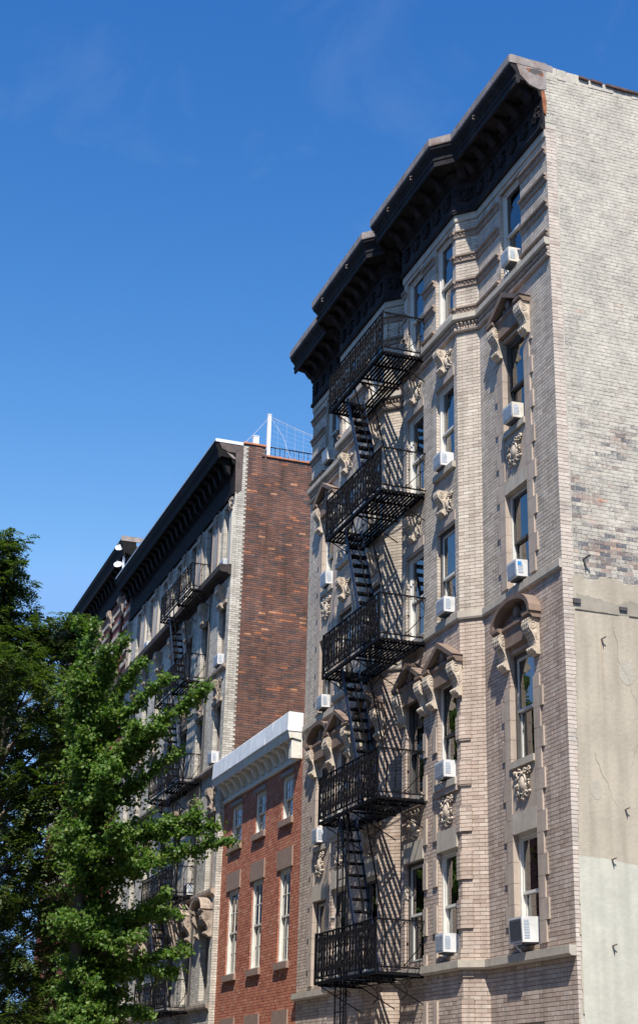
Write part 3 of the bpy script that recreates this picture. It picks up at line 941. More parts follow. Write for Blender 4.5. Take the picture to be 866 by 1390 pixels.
for (ya, yb) in ((0.20, 1.0), (1.2, 2.1), (2.3, 3.2)):
    lm = MB()
    lm.tbox(FX, [(ya, 0.012, 9.225), (yb, 0.012, 9.225), (yb, 0.0, 9.225), (ya, 0.0, 9.225), (ya, 0.03, 9.235), (yb, 0.022, 9.23), (yb, 0, 9.24), (ya, 0, 9.24)])
    lm.build('render_ridge', MT['plaster'], main)
for (ya, yb, z0, z1) in ((0.17, 0.30, 9.33, 9.41), (1.02, 1.16, 9.31, 9.37)):
    MB().box(FX, ya, yb, -0.02, 0.047, z0, z1).build('joist_pocket', MT['frame_d'], main)
cr3 = random.Random(12)
for (y0, z0, n, dy, dz) in ((0.9, 9.15, 14, 0.02, -0.11), (1.6, 7.9, 12, -0.05, -0.10), (0.45, 6.9, 10, 0.035, -0.09), (2.3, 8.6, 16, 0.03, -0.12), (1.25, 5.0, 10, 0.05, -0.07)):
    p_ = [(0.013, y0, z0)]
    for _ in range(n): p_.append((0.013, p_[-1][1] + dy + cr3.gauss(0, 0.025), p_[-1][2] + dz + cr3.gauss(0, 0.02)))
    MB().tube(p_, 0.0035, 3, 0.0012).build('hairline_crack', MT['plaster_d'], main)
for (y0, z0, w_, h_) in ((0.95, 8.05, 0.30, 0.42), (0.34, 6.15, 0.22, 0.30), (1.45, 6.6, 0.5, 0.28)):
    pp = [(0.0115, y0 + w_ * (0.5 + (0.5 + cr3.uniform(-.09, .05)) * math.cos(a)), z0 + h_ * (0.5 + (0.5 + cr3.uniform(-.09, .05)) * math.sin(a))) for a in np.linspace(0, 2 * math.pi, 15)[:-1]]
    MB().poly(pp).build('render_patch', MT['plaster_p'], main)
g = MB(); g.poly([(0.0125, 0.09, 0.0), (0.0125, 10.1, 0.0), (0.0125, 10.1, 4.95), (0.0125, 1.1, 5.19), (0.0125, 0.62, 5.25), (0.0125, 0.09, 5.27)])
g.build('green_paint_coat', MT['plaster_g'], main)
for (y, z, s) in ((0.66, 8.77, 1), (0.94, 6.03, .9), (0.66, 5.24, .9), (0.60, 3.96, .9), (2.4, 7.2, 1), (0.40, 10.12, 1.7)):
    m_ = MB()
    m_.tube([(0.0, y, z), (0.07 * s, y + 0.015, z + 0.015), (0.10 * s, y + 0.045, z + 0.03)], 0.011 * s, 5)
    m_.tube([(0.035, y, z + 0.01), (0.045, y + 0.015, z - 0.06 * s), (0.03, y + 0.03, z - 0.13 * s)], 0.012 * s, 5, 0.005)
    m_.build('iron_tie', MT['frame_d'], main)
rm = mat('rust_stain', (0.42, 0.32, 0.22), rough=0.95, var=0.1, bump=0)
MB().tbox(FX, [(0.655, 0.0128, 8.0), (0.66, 0.0128, 8.0), (0.66, 0.010, 8.0), (0.655, 0.01, 8.0), (0.65, 0.0128, 8.76), (0.665, 0.0128, 8.76), (0.665, 0.01, 8.76), (0.65, 0.01, 8.76)]).build('rust_stain', rm, main)

# quoins beside the chamfered corners on the lower two storeys (raised brick blocks wrapping the corner)
qz = []
z = 8.15
while z > 1.0:
    qz.append((z - 0.47, z)); z -= 0.80
FC, LC = seg(7)
for (z0, z1) in qz:
    qb = brick_rows(FC, 0.0, 0.20, z0, z1, [], d0=-0.005, dj=0.001)
    qb2 = brick_rows(FB, -3.495, -3.34, z0, z1, [], d0=-0.005, dj=0.001)
    qq = [(F, a - (0.0 if F is FC else 0.0), b, -0.005, 0.035 + d1, za, zb, False) for (F, a, b, d0, d1, za, zb, _) in qb + qb2]
    add_bricks('quoin', qq, MT['brick'], main, kind='stuff')
    MB().box(FC, 0.0, 0.195, 0.0, 0.026, z0 + 0.004, z1 - 0.004).build('quoin_bed', MT['mortar'], main)
    MB().box(FB, -3.49, -3.345, 0.0, 0.026, z0 + 0.004, z1 - 0.004).build('quoin_bed', MT['mortar'], main)
for (z0, z1) in qz:       # toothed stone-brick blocks on the piers between the bay windows
    for (a, b) in ((-4.54, -4.38), (-5.0, -4.84)):
        MB().box(FB, a, b, -0.005, 0.032, z0, z1).build('quoin', MT['stone'], main)
    for (a, b) in ((-7.33, -7.24), (-8.40, -8.24), (-9.08, -8.94)):
        MB().box(FB, a, b, -0.005, 0.032, z0, z1).build('quoin', MT['stone'], main)

# stone surrounds of the flank windows: jamb stones alternately wide and narrow
def jambs(F, a, b, z0, z1, h=0.34):
    z = z0; k = 0
    while z < z1 - 0.02:
        zt = min(z + h, z1)
        wd = 0.31 if k % 2 else 0.21
        for (u0, u1) in ((a - wd, a + 0.012), (b - 0.012, b + wd)):
            j = MB().box(F, u0, u1, -0.13, 0.028, z + 0.003, zt - 0.003)
            j.build('jamb_stone', MT['stone'], main)
        z = zt; k += 1
for (a, b) in openR + openL:
    jambs(FS, a, b, 10.16, 14.62)
    jambs(FS, a, b, 4.06, 8.35)
for (z0, z1) in ((11.93, 13.03), (5.86, 6.94)):
    for (a, b) in openR + openL:
        MB().box(FS, a + 0.012, b - 0.012, -0.02, 0.012, z0 + 0.26, z1).build('spandrel_slab', MT['stone'], main)
        MB().box(FS, a + 0.013, b - 0.013, -0.16, 0.03, z0, z0 + 0.255 if z0 > 9 else z0 + 0.34).build('lintel', MT['sill'], main)
        put('carved_panel', CARV['panel'], main, FS.mat((a + b) / 2, 0.012, (z0 + 0.26 + z1) / 2 + 0.02 + (0.0 if z0 > 9 else 0.08)))
        MB().box(FS, a + 0.012, b - 0.012, -0.15, 0.06, z1, z1 + 0.115).build('sill', MT['sill'], main)
# hoods
for (a, b) in openR + openL:
    pediment(main, FS, (a + b) / 2, 15.36, 0.74, 0.22, arch=False, h=0.40)
    pediment(main, FS, (a + b) / 2, 9.30, 0.76, 0.22, arch=True, h=0.46)
for (a, b) in openB + openBL:
    pediment(main, FB, (a + b) / 2, 9.12, 0.74, 0.20, arch=False, h=0.40, cwid=0.22)
    # scrolled keystones with leaf carving over the third and second storeys from the top
    for z in (15.72, 12.66):
        put('keystone', CARV['key'], main, FB.mat((a + b) / 2, 0.0, z))
        for s in (-1, 1):
            put('keystone_leaves', CARV['wing'], main, FB.mat((a + b) / 2 + s * 0.14, 0.0, z - 0.28))
        MB().box(FB, a - 0.02, b + 0.02, -0.16, 0.02, z - 0.70, z - 0.5).build('lintel', MT['stone'], main)
    MB().box(FB, a, b, -0.16, 0.03, 5.86, 6.22).build('lintel', MT['sill'], main)
    put('carved_panel', CARV['panel'], main, FB.mat((a + b) / 2, 0.0, 6.53))
    MB().box(FB, a - 0.05, b + 0.05, -0.15, 0.055, 6.84, 6.94).build('sill_course', MT['stone'], main)
    for z in (13.15, 7.06):
        MB().box(FB, a - 0.06, b + 0.06, -0.15, 0.08, z - 0.12, z).build('sill', MT['sill'], main)

# horizontal courses
def course(name, zlo, zhi, proj, m, beadz=None, beadh=0.1, beadd=0.07, slope=0.0):
    mb = MB()
    sweep(mb, PATH, [(-0.02, zlo), (proj * 0.75, zlo), (proj, zlo + 0.03), (proj, zhi - slope), (-0.02, zhi)])
    o = mb.build(name, m, main)
    return o
course('string_course', 9.93, 10.08, 0.055, MT['sill'])
course('string_course', 16.10, 16.25, 0.11, MT['sill'], slope=0.01)
course('ledge', 3.80, 3.95, 0.12, MT['sill'])
ob = MB(); F_ = []
for i in range(9):
    F, Ln = seg(i); ornament_course(ob, F, 0.0, Ln, 15.99, 0.105, 0.085, step=0.07); ornament_course(ob, F, 0.03, Ln, 15.90, 0.10, 0.055, step=0.055)
ob.build('carved_course', MT['stone'], main, kind='stuff')
course('string_course', 15.86, 15.90, 0.07, MT['stone'])
# banded top storey: carved bands that stop at the windows
bandz = [16.30, 16.92, 17.50, 18.07]
segs_top = [(FS, -3.0, -2.02), (FS, -1.08, 0.0), (FS, -10.47, -11.25), (FS, -12.17, -13.2), (FB, -3.34, -3.48), (FB, -4.38, -5.0), (FB, -5.94, -6.10),
            (FB, -7.22, -7.32), (FB, -8.24, -9.08), (FB, -10.0, -10.13), (FS, -6.88, -6.44)]
for z in bandz:
    o2 = MB()
    for (F, a, b) in segs_top + [(seg(i)[0], 0.0, seg(i)[1]) for i in (1, 3, 5, 7)]:
        a, b = min(a, b), max(a, b)
        MB().prism(F, [(-0.01, z - 0.025), (0.03, z - 0.025), (0.035, z), (0.03, z + 0.07), (0.075, z + 0.085), (0.08, z + 0.12), (-0.01, z + 0.135)], a, b).build('band', MT['stone_md'], main)
        ornament_course(o2, F, a, b, z - 0.005, 0.085, 0.068, step=0.08)
    o2.build('carved_band', MT['stone_md'], main, kind='stuff')
course('frieze_base', 18.43, 18.585, 0.03, MT['sill'])

# windows of the main building
ins = {('R', 0): ('frame_w', 'frame_w', None), ('R', 1): ('frame_d', 'frame_d', 'curtain'), ('R', 2): ('frame_w', 'frame_d', 'curtain'), ('R', 3): ('frame_d', 'frame_w', 'shade'), ('R', 4): ('frame_w', 'frame_w', 'blind')}
def winset(F, cols, key, zz=rows):
    for ci, (a, b) in enumerate(cols):
        for ri, (z0, z1) in enumerate(zz):
            cs, sh, inn = ins.get((key, ri), (random.choice(['frame_w', 'frame_w', 'frame_d']), random.choice(['frame_w', 'frame_d', 'frame_w']), random.choice(['curtain', 'curtain', 'shade', 'blind', None, 'curtain_t' if key == 'B' else None])))
            if ri == 0 and key != 'R': cs = sh = 'frame_w'
            if ri >= 3 and inn in (None, 'curtain'): inn = random.choice(['curtain', 'shade', 'blind'])
            window(main, F, a, b, z0, z1, rec=0.11 if key in 'RL' else 0.10, casing=cs, sash=sh, inside=inn, cover=random.choice([0.35, 0.5, 0.6]) if ri < 3 else random.choice([0.7, 0.85, 0.95]), rooms=rooms, mid=0.48)
winset(FS, openR, 'R'); winset(FB, openB, 'B'); winset(FB, openBL, 'C'); winset(FS, openL, 'L')
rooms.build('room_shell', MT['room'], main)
rest = brick_parts(bricks, None, main)
add_bricks('brickwork', [b for b in rest if b[5] < ZSPLIT], MT['brick'], main, kind='stuff')
add_bricks('upper_brickwork', [b for b in rest if b[5] >= ZSPLIT], MT['brick_up'], main, kind='stuff')

# cornice: swept profile, brackets, frieze rosettes
prof = [(0.0, 18.585), (0.085, 18.59), (0.085, 18.62), (0.10, 18.64), (0.07, 18.70), (0.05, 18.72), (0.05, 18.98), (0.045, 19.0), (0.05, 19.02), (0.05, 19.30), (0.09, 19.32), (0.11, 19.38), (0.13, 19.44), (0.20, 19.47), (0.20, 19.56), (0.50, 19.60), (0.50, 19.54), (0.53, 19.50), (0.575, 19.50),
        (0.58, 19.62), (0.60, 19.63), (0.60, 19.67), (0.57, 19.68), (0.575, 19.74), (0.62, 19.80), (0.68, 19.86), (0.695, 19.92), (0.0, 19.925)]
cm = MB(); sweep(cm, PATH, prof)
cor = cm.build('cornice', MT['cornice'], main)
fm = MB()
PE = PATH[:-1] + [(-0.0, 0.0)]
sweep(fm, PE, [(0.60, 19.925), (0.713, 19.925), (0.72, 19.95), (0.72, 20.10), (0.66, 20.13), (-0.2, 20.08), (-0.2, 19.925)])
fm.build('roof_edge', MT['fascia'], cor)
# fascia return at the open right end, with rusted holes in the boxed end
en = MB()
en.box(FX, -0.715, 0.06, -0.06, 0.018, 19.93, 20.095)
en.build('fascia_return', MT['fascia'], cor)
MB().uprism(FX, [(-0.56, 19.925), (-0.50, 19.70), (-0.30, 19.52), (-0.10, 19.46), (0.05, 19.50), (0.05, 19.925)], -0.03, 0.012).build('end_panel', MT['fascia'], cor)
MB().uprism(FX, [(-0.30, 19.86), (-0.26, 19.80), (-0.16, 19.78), (-0.12, 19.83), (-0.06, 19.80), (-0.03, 19.88), (-0.12, 19.91), (-0.24, 19.90)], 0.0, 0.016).build('rusted_hole', MT['frame_d'], cor)
MB().uprism(FX, [(-0.38, 19.87), (-0.30, 19.80), (-0.22, 19.84), (-0.02, 19.76), (0.0, 19.84), (-0.05, 19.90), (-0.3, 19.895)], 0.0, 0.0145).build('rust_patch', MT['rust'], cor)
MB().uprism(FX, [(-0.07, 19.44), (-0.03, 18.95), (0.02, 18.9), (0.04, 19.2), (0.0, 19.45)], 0.0, 0.02).build('rust_patch', MT['rust'], cor)
# modillions
mod = MB()
mod.prism(LOC, [(0.0, 0.0), (0.30, 0.0), (0.31, -0.06), (0.26, -0.10), (0.16, -0.12), (0.10, -0.2), (0.05, -0.26), (0.0, -0.28)], -0.09, 0.09)
for s in (-1, 1):
    mod.tube([(s * 0.09, -0.2 + 0.05 * math.cos(t), -0.06 + 0.045 * math.sin(t)) for t in np.linspace(0, 6, 9)], 0.008, 4)
modm = mod.mesh('modillion', MT['cornice'], centre=False)[0]
ros = carved_mesh(0.34, 0.30, MT['cornice'], 21, 0.05, 'rosette')
for i in range(9):
    F, Ln = seg(i)
    n = max(1, int(round(Ln / 0.52)))
    for k in range(n):
        u = Ln * (k + 0.5) / n
        put('modillion', modm, cor, F.mat(u, 0.19, 19.59))
        put('rosette', ros, cor, F.mat(u, 0.052, 19.01))
# small hooks hanging from the fascia
for (x, y_) in ((-1.6, -0.72), (-4.0, -1.06), (-5.3, -1.06), (-6.3, -1.0), (-7.9, -1.06), (-9.6, -1.06)):
    MB().tube([(x, y_ + 0.02, 19.80), (x + 0.02, y_ - 0.03, 19.76), (x + 0.01, y_ - 0.02, 19.70), (x, y_ + 0.02, 19.72)], 0.012, 4).build('gutter_hook', MT['fascia'], cor)


# ================================================================== AIR CONDITIONERS
def hash_label(t_): return sum((i + 1) * ord(c) for i, c in enumerate(t_))


def ac_unit(label, F, u, z, grille='acg', bracket=False, w=0.37, h=0.31, dep=0.15, group='window air conditioners', tilt=0.03):
    R_ac = random.Random(hash_label(label))
    w *= R_ac.uniform(0.92, 1.12); h *= R_ac.uniform(0.9, 1.1); dep *= R_ac.uniform(0.85, 1.25); tilt = R_ac.uniform(0.0, 0.07); u += R_ac.uniform(-0.03, 0.03)
    shell = MT[R_ac.choice(['ac', 'ac', 'ac_old'])]
    t = thing('air_conditioner', label, 'air conditioner', F.P(u, 0, z), F.ang, group)
    Mw = W[t.name] @ Matrix.Rotation(tilt, 4, 'X')
    def add(nm, mb, m):
        me, Mc = mb.mesh(nm, m)
        return put(nm, me, t, Mw @ Mc)
    b = MB()
    b.box(LOC, -w / 2, w / 2, -0.14, dep, 0.0, h)
    case = add('case', b, shell)
    b = MB()
    for k in range(9):
        zz = 0.035 + (h - 0.07) * k / 9
        b.box(LOC, -w / 2 + 0.03, w / 2 - 0.03, dep, dep + 0.008, zz, zz + (h - 0.07) / 9 * 0.6)
    b.box(LOC, -w / 2 + 0.03, w / 2 - 0.03, dep - 0.001, dep + 0.003, 0.03, h - 0.03)
    add('rear_grille', b, MT[grille])
    for s in (-1, 1):
        b = MB()
        b.box(LOC, s * (w / 2) - 0.004, s * (w / 2) + 0.0025, dep - 0.12, dep - 0.035, 0.05, h - 0.05)
        for k in range(6):
            zz = 0.06 + (h - 0.14) * k / 6
            b.tbox(LOC, [(s * (w / 2) - 0.003, dep - 0.03, zz), (s * (w / 2) + 0.006, dep - 0.03, zz), (s * (w / 2) + 0.006, dep - 0.13, zz), (s * (w / 2) - 0.003, dep - 0.13, zz),
                         (s * (w / 2) - 0.003, dep - 0.03, zz + 0.022), (s * (w / 2) + 0.004, dep - 0.03, zz + 0.022), (s * (w / 2) + 0.004, dep - 0.13, zz + 0.022), (s * (w / 2) - 0.003, dep - 0.13, zz + 0.022)])
        add('side_louvre', b, MT['acg'])
    b = MB()
    b.box(LOC, -w / 2 - 0.2, -w / 2, -0.14, -0.11, 0.02, h - 0.02); b.box(LOC, w / 2, w / 2 + 0.2, -0.14, -0.11, 0.02, h - 0.02)
    add('side_panel', b, MT['ac'])
    b = MB()
    b.box(LOC, -w / 2 + 0.02, w / 2 - 0.02, -0.12, dep - 0.05, -0.025, 0.0)
    add('base_tray', b, MT['acd'])
    if bracket:
        b = MB()
        b.tube([(-w / 2 - 0.12, -0.04, -0.015), (-w / 2 + 0.1, -dep + 0.02, -0.02), (w / 2 - 0.1, -dep + 0.02, -0.02)], 0.012, 4)
        b.tube([(-0.12, -dep + 0.03, -0.02), (0.0, 0.0, -0.28)], 0.016, 4)
        add('support_bracket', b, MT['ac'])
    return t
G1 = 'air conditioners in the windows of the tall beige building'
cR = -1.55
ac_unit('white air conditioner in the top-storey window nearest the painted side wall', FS, cR + 0.08, 16.46, group=G1, w=0.34, bracket=True)
ac_unit('white air conditioner under the triangular hood beside the side wall, above the highest carved panel', FS, cR + 0.06, 13.20, group=G1)
ac_unit('white air conditioner with blue tag, on the string course near the side wall', FS, cR + 0.0, 10.20, group=G1)
ac_unit('large dark-grilled air conditioner on the lowest window near the render wall', FS, cR - 0.02, 4.10, grille='acd', bracket=True, h=0.40, w=0.46, dep=0.24, group=G1)
cB = -3.93
ac_unit('white air conditioner in the bay window by the corner, highest unit of that column', FB, cB, 13.18, group=G1)
ac_unit('white air conditioner in the bay window just above the plain string course', FB, cB, 10.20, group=G1)
ac_unit('white air conditioner under the triangular hood of the corner bay, strut below it', FB, cB, 7.12, bracket=True, group=G1)
ac_unit('white air conditioner in the lowest bay window, beside the quoined corner', FB, cB, 4.12, grille='acg', group=G1)
cL = -11.71
ac_unit('pale air conditioner in the top-storey window left of the fire escape', FS, cL, 16.46, group=G1)
ac_unit('white air conditioner with a slanted strut, left of the fire escape below its second platform', FS, cL + 0.05, 13.20, bracket=True, group=G1)
ac_unit('bluish white air conditioner left of the fire escape, just above the arched hood', FS, cL, 10.20, group=G1)
ac_unit('small white air conditioner below the arched hood on the far left window column', FS, cL, 7.10, group=G1)
# blue tag on one unit
acs = [o for o in bpy.data.objects if o.get('category') == 'air conditioner']
tagm = mat('blue_sticker', (0.03, 0.25, 0.6), rough=0.5, var=0.0, bump=0)
me, Mc = MB().box(LOC, 0.183, 0.192, 0.06, 0.13, 0.19, 0.26).mesh('energy_tag', tagm)
put('energy_tag', me, acs[2], W[acs[2].name] @ Mc)


# ================================================================== FIRE ESCAPES
def scroll_bar(mb, x, z0, z1, flip, y=0.0, r=0.007, cr=0.035):
    """upright with a curl at each end"""
    s = 1 if flip else -1
    mb.tube([(x, y, z0), (x, y, z1)], r, 4)
    for (zc, sg) in ((z1 - cr * 1.3, 1), (z0 + cr * 1.3, -1)):
        mb.tube([(x + s * (cr + cr * (1 - i / 13) * math.cos(math.pi + 2.6 * math.pi * i / 12 / 2 * 2 * 0.8)), y, zc + sg * cr * (1 - i / 13) * math.sin(2.6 * math.pi * i / 12 * 0.8)) for i in range(13)], r * 0.85, 4)


def baluster_mesh(w=0.165, h=0.86):
    mb = MB()
    mb.tube([(0, 0, 0), (0, 0, h)], 0.014, 4)
    for s in (-1, 1):
        # S scrolls either side of the upright
        for (zc, sg, R) in ((h * 0.17, 1, 0.040), (h * 0.40, -1, 0.036), (h * 0.62, 1, 0.036), (h * 0.84, -1, 0.040)):
            mb.tube([(s * (0.042 + R * (1 - i / 14) * math.cos(math.pi * 0.9 + i * 0.62)), 0.0, zc + sg * R * (1 - i / 14) * math.sin(math.pi * 0.9 + i * 0.62) * 1.35) for i in range(12)], 0.0105, 4)
        mb.tube([(s * 0.006, 0, h * 0.05), (s * 0.055, 0, h * 0.28), (s * 0.01, 0, h * 0.5), (s * 0.055, 0, h * 0.73), (s * 0.006, 0, h * 0.95)], 0.010, 4)
    mb.blob((0, 0, h * 0.5), (0.028, 0.014, 0.035), 6, 4)
    mb.blob((0, 0, h * 0.25), (0.018, 0.012, 0.024), 6, 4)
    mb.blob((0, 0, h * 0.75), (0.018, 0.012, 0.024), 6, 4)
    return mb.mesh('baluster', MT['iron'], centre=False)[0]
BAL = baluster_mesh()
def lyre_mesh(h=0.86):
    mb = MB()
    for s in (-1, 1):
        mb.tube([(s * 0.03, 0, 0), (s * 0.065, 0, h * 0.18), (s * 0.02, 0, h * 0.36), (s * 0.01, 0, h * 0.5), (s * 0.02, 0, h * 0.64), (s * 0.065, 0, h * 0.82), (s * 0.03, 0, h)], 0.011, 4)
    for zc in (0.16, 0.5, 0.84):
        mb.tube([(0.034 * math.cos(a), 0, h * zc + 0.05 * math.sin(a)) for a in np.linspace(0, 2 * math.pi, 11)], 0.009, 4)
    mb.tube([(0, 0, 0), (0, 0, h)], 0.008, 4)
    mb.blob((0, 0, h * 0.33), (0.03, 0.014, 0.03), 6, 4); mb.blob((0, 0, h * 0.67), (0.03, 0.014, 0.03), 6, 4)
    return mb.mesh('baluster', MT['iron'], centre=False)[0]
BAL2 = lyre_mesh()
def endbal_mesh(h=0.86):
    mb = MB()
    scroll_bar(mb, 0, 0, h, True, cr=0.042, r=0.008)
    for (zc, sg) in ((h - 0.055, 1), (0.055, -1)):
        mb.tube([(-(0.042 + 0.042 * (1 - i / 13) * math.cos(math.pi + 0.55 * i)), 0, zc + sg * 0.042 * (1 - i / 13) * math.sin(0.55 * i)) for i in range(12)], 0.007, 4)
    mb.blob((0, 0, h * 0.5), (0.022, 0.014, 0.03), 6, 4)
    return mb.mesh('baluster', MT['iron'], centre=False)[0]
BALE = endbal_mesh()


def fire_escape(name_label, base, xl, xr, yw, depth, levels, hole, stair_dx, h=0.87, drop=None, xend=None, slatpitch=0.075, stairs_to=None, group=None, balsp=0.15):
    """xl..xr along the wall, yw wall plane, platform runs out by depth; levels = platform heights, top first"""
    t = thing('fire_escape', name_label, 'fire escape', base, 0, group)
    F = Fr(0, yw, 1, 0)
    cache = {}
    for li, z in enumerate(levels):
        fr = MB()
        fr.box(F, xl, xr, depth - 0.025, depth, z - 0.07, z - 0.01)
        fr.box(F, xl, xr, 0.03, 0.055, z - 0.07, z - 0.01)
        xs = [xl, hole[0] - 0.03, hole[1], (hole[1] + xr) / 2, xr - 0.035]
        for x in xs: fr.box(F, x, x + 0.035, 0.055, depth - 0.025, z - 0.065, z - 0.03)
        plat = fr.build('platform', MT['iron'], t)
        nsl = int((depth - 0.1) / slatpitch)
        for k in range(nsl):
            d = 0.07 + (depth - 0.12) * (k + 0.5) / nsl
            runs = [(xl + 0.01, xr - 0.01)]
            if hole[2] < d < hole[3] and li < len(levels) - 0: runs = [(xl + 0.01, hole[0]), (hole[1], xr - 0.01)]
            for (a, b) in runs:
                key = round(b - a, 2)
                if key not in cache:
                    cache[key] = MB().box(LOC, -(b - a) / 2, (b - a) / 2, -0.0235, 0.0235, -0.030, -0.016).mesh('slat', MT['iron'], centre=False)[0]
                put('slat', cache[key], plat, F.mat((a + b) / 2, d, z + random.uniform(-0.002, 0.002)))
        # railings
        ra = MB()
        for zz in (z + h, z + 0.06):
            ra.box(F, xl, xr, depth - 0.012, depth + 0.012, zz - 0.014, zz + 0.014)
            for x in (xl, xr): ra.box(F, x - 0.012, x + 0.012, 0.0, depth - 0.012, zz - 0.012, zz + 0.012)
        for x in (xl, xr): ra.box(F, x - 0.014, x + 0.014, depth - 0.014, depth + 0.014, z - 0.07, z + h + 0.03)
        # diagonal stays at the ends and curls over the rail
        for x in (xl, xr):
            ra.tube([F.P(x, 0.05, z + 0.5), F.P(x, depth * 0.45, z + 0.08)], 0.009, 4)
            ra.tube([F.P(x, 0.02, z + h + 0.01), F.P(x, 0.03, z + h * 0.72), F.P(x, 0.20, z + h * 0.95)], 0.009, 4)
            ra.tube([F.P(x, depth * 0.42, z + h - 0.02), F.P(x, depth * 0.62, z + h * 0.62), F.P(x, depth * 0.66, z + 0.08)], 0.007, 4)
        rail = ra.build('railing', MT['iron'], t)
        n = int((xr - xl) / balsp)
        for k in range(n):
            put('baluster', BAL if k % 2 else BAL2, rail, F.mat(xl + (xr - xl) * (k + 0.5) / n, depth, z + 0.06 - 0.0) @ Matrix.Scale((h - 0.06) / 0.86, 4, Vector((0, 0, 1))))
        ne = max(2, int(round(depth / 0.22)))
        for x in (xl, xr):
            for k in range(ne):
                d = depth * (k + 0.5) / ne
                put('baluster', BALE, rail, Matrix.Translation(Vector(F.P(x, d, z + 0.06))) @ Matrix.Rotation(math.pi / 2, 4, 'Z') @ Matrix.Scale((h - 0.06) / 0.86, 4, Vector((0, 0, 1))))
        # brackets: straight strut, curved scroll bracket
        for x in (xl + 0.12, (xl * 0.45 + xr * 0.55), xr - 0.06):
            br = MB()
            br.tube([F.P(x, depth - 0.04, z - 0.07), F.P(x, 0.0, z - 0.55)], 0.013, 4)
            br.box(F, x - 0.018, x + 0.018, 0.0, depth - 0.03, z - 0.10, z - 0.072)
            br.tube([F.P(x, depth * 0.9 - depth * 0.55 * math.sin(a), z - 0.09 - 0.24 * (1 - math.cos(a))) for a in np.linspace(0, 2.2, 8)], 0.010, 4)
            br.tube([F.P(x, depth * 0.32 + 0.07 * (1 - i / 14) * math.cos(i * 0.6), z - 0.22 + 0.07 * (1 - i / 14) * math.sin(i * 0.6)) for i in range(13)], 0.009, 4)
            br.build('bracket', MT['iron'], t)
        # stair down to the next platform
        nxt = levels[li + 1] if li + 1 < len(levels) else None
        if nxt is not None:
            x0 = hole[0] + 0.10; x1 = x0 + stair_dx
            sd0, sd1 = hole[2] + 0.04, hole[3] - 0.04
            st = MB()
            for d in (sd0, sd1):
                st.tbox(F, [(x1 - 0.06, d + 0.006, nxt), (x1 + 0.06, d + 0.006, nxt), (x1 + 0.06, d - 0.006, nxt), (x1 - 0.06, d - 0.006, nxt),
                            (x0 - 0.06, d + 0.006, z), (x0 + 0.06, d + 0.006, z), (x0 + 0.06, d - 0.006, z), (x0 - 0.06, d - 0.006, z)])
            stair = st.build('stair', MT['ironblue'], t)
            hr = MB()
            for d in (sd0, sd1):
                hr.tube([F.P(x0 + 0.22, d, z + 0.55), F.P(x0 + 0.30, d, z + 0.40), F.P(x1 + 0.30, d, nxt + 0.72), F.P(x1 + 0.22, d, nxt + 0.1)], 0.014, 4)
            hr.build('handrail', MT['iron'], stair)
            nt_ = int(round((z - nxt) / 0.235))
            if 'tread' not in cache:
                tb = MB()
                for q in range(4): tb.box(LOC, -0.075 + q * 0.04, -0.052 + q * 0.04, -(sd1 - sd0) / 2, (sd1 - sd0) / 2, -0.008, 0.004)
                tb.box(LOC, -0.08, -0.076, -(sd1 - sd0) / 2, (sd1 - sd0) / 2, -0.03, 0.004); tb.box(LOC, 0.086, 0.09, -(sd1 - sd0) / 2, (sd1 - sd0) / 2, -0.03, 0.004)
                cache['tread'] = tb.mesh('tread', MT['iron'], centre=False)[0]
            for k in range(1, nt_):
                fz = k / nt_
                put('tread', cache['tread'], stair, F.mat(x0 + (x1 - x0) * fz, (sd0 + sd1) / 2, z + (nxt - z) * fz))
    if drop:
        (xa, xb, za, zb) = drop
        dm = MB()
        for x in (xa, xb): dm.box(F, x - 0.02, x + 0.02, depth - 0.05, depth - 0.03, za, zb)
        for x in (xa + 0.13, xb - 0.05): dm.box(F, x - 0.012, x + 0.012, depth - 0.11, depth - 0.09, za, zb - 0.1)
        lad = dm.build('drop_ladder', MT['iron'], t)
        zz = za + 0.15
        rg = MB().tube([(-(xb - xa) / 2, 0, 0), ((xb - xa) / 2, 0, 0)], 0.011, 5).mesh('rung', MT['iron'], centre=False)[0]
        while zz < zb:
            put('rung', rg, lad, F.mat((xa + xb) / 2, depth - 0.04, zz)); zz += 0.30
    return t


fire_escape('ornate black iron fire escape with five railed balconies, on the tall beige building', (-6.5, -e, 0.0),
            -8.18, -4.92, -e, 0.96, [16.10, 13.02, 9.95, 6.93, 3.86], (-7.52, -6.28, 0.40, 0.84), 1.36, drop=(-7.10, -6.62, 1.9, 6.95), group='fire escapes')

# ================================================================== RED ROWHOUSE
row = thing('rowhouse', 'low red brick rowhouse with white cornice, between the tall beige building and the dark-corniced one', 'house', (-16.6, 4, 0))
FR = Fr(0, 0, 1, 0)
rw = []
cols_r = [(-14.73, -13.88), (-16.98, -16.10), (-19.17, -18.22)]
rz_ = [(8.05, 9.12), (4.72, 6.88), (1.2, 3.2)]
ops_r = [(a, b, z0, z1) for a, b in cols_r for z0, z1 in rz_]
m_ = MB(); wall_sheet(m_, FR, -20.0, -13.2, 0, 9.6, ops_r)
m_.poly([(-20.0, 0, 0), (-20.0, 10, 0), (-20.0, 10, 9.9), (-20.0, 0, 9.9)])
m_.build('wall', MT['redmortar'], row)
add_bricks('brickwork', brick_rows(FR, -20.0, -13.2, 0.1, 9.36, ops_r, L=0.213), MT['redbrick'], row, kind='stuff')
MB().box(FR, -20.0, -13.21, -10, 0.0, 9.80, 9.86).build('roof', MT['roof'], row)
rr = MB()
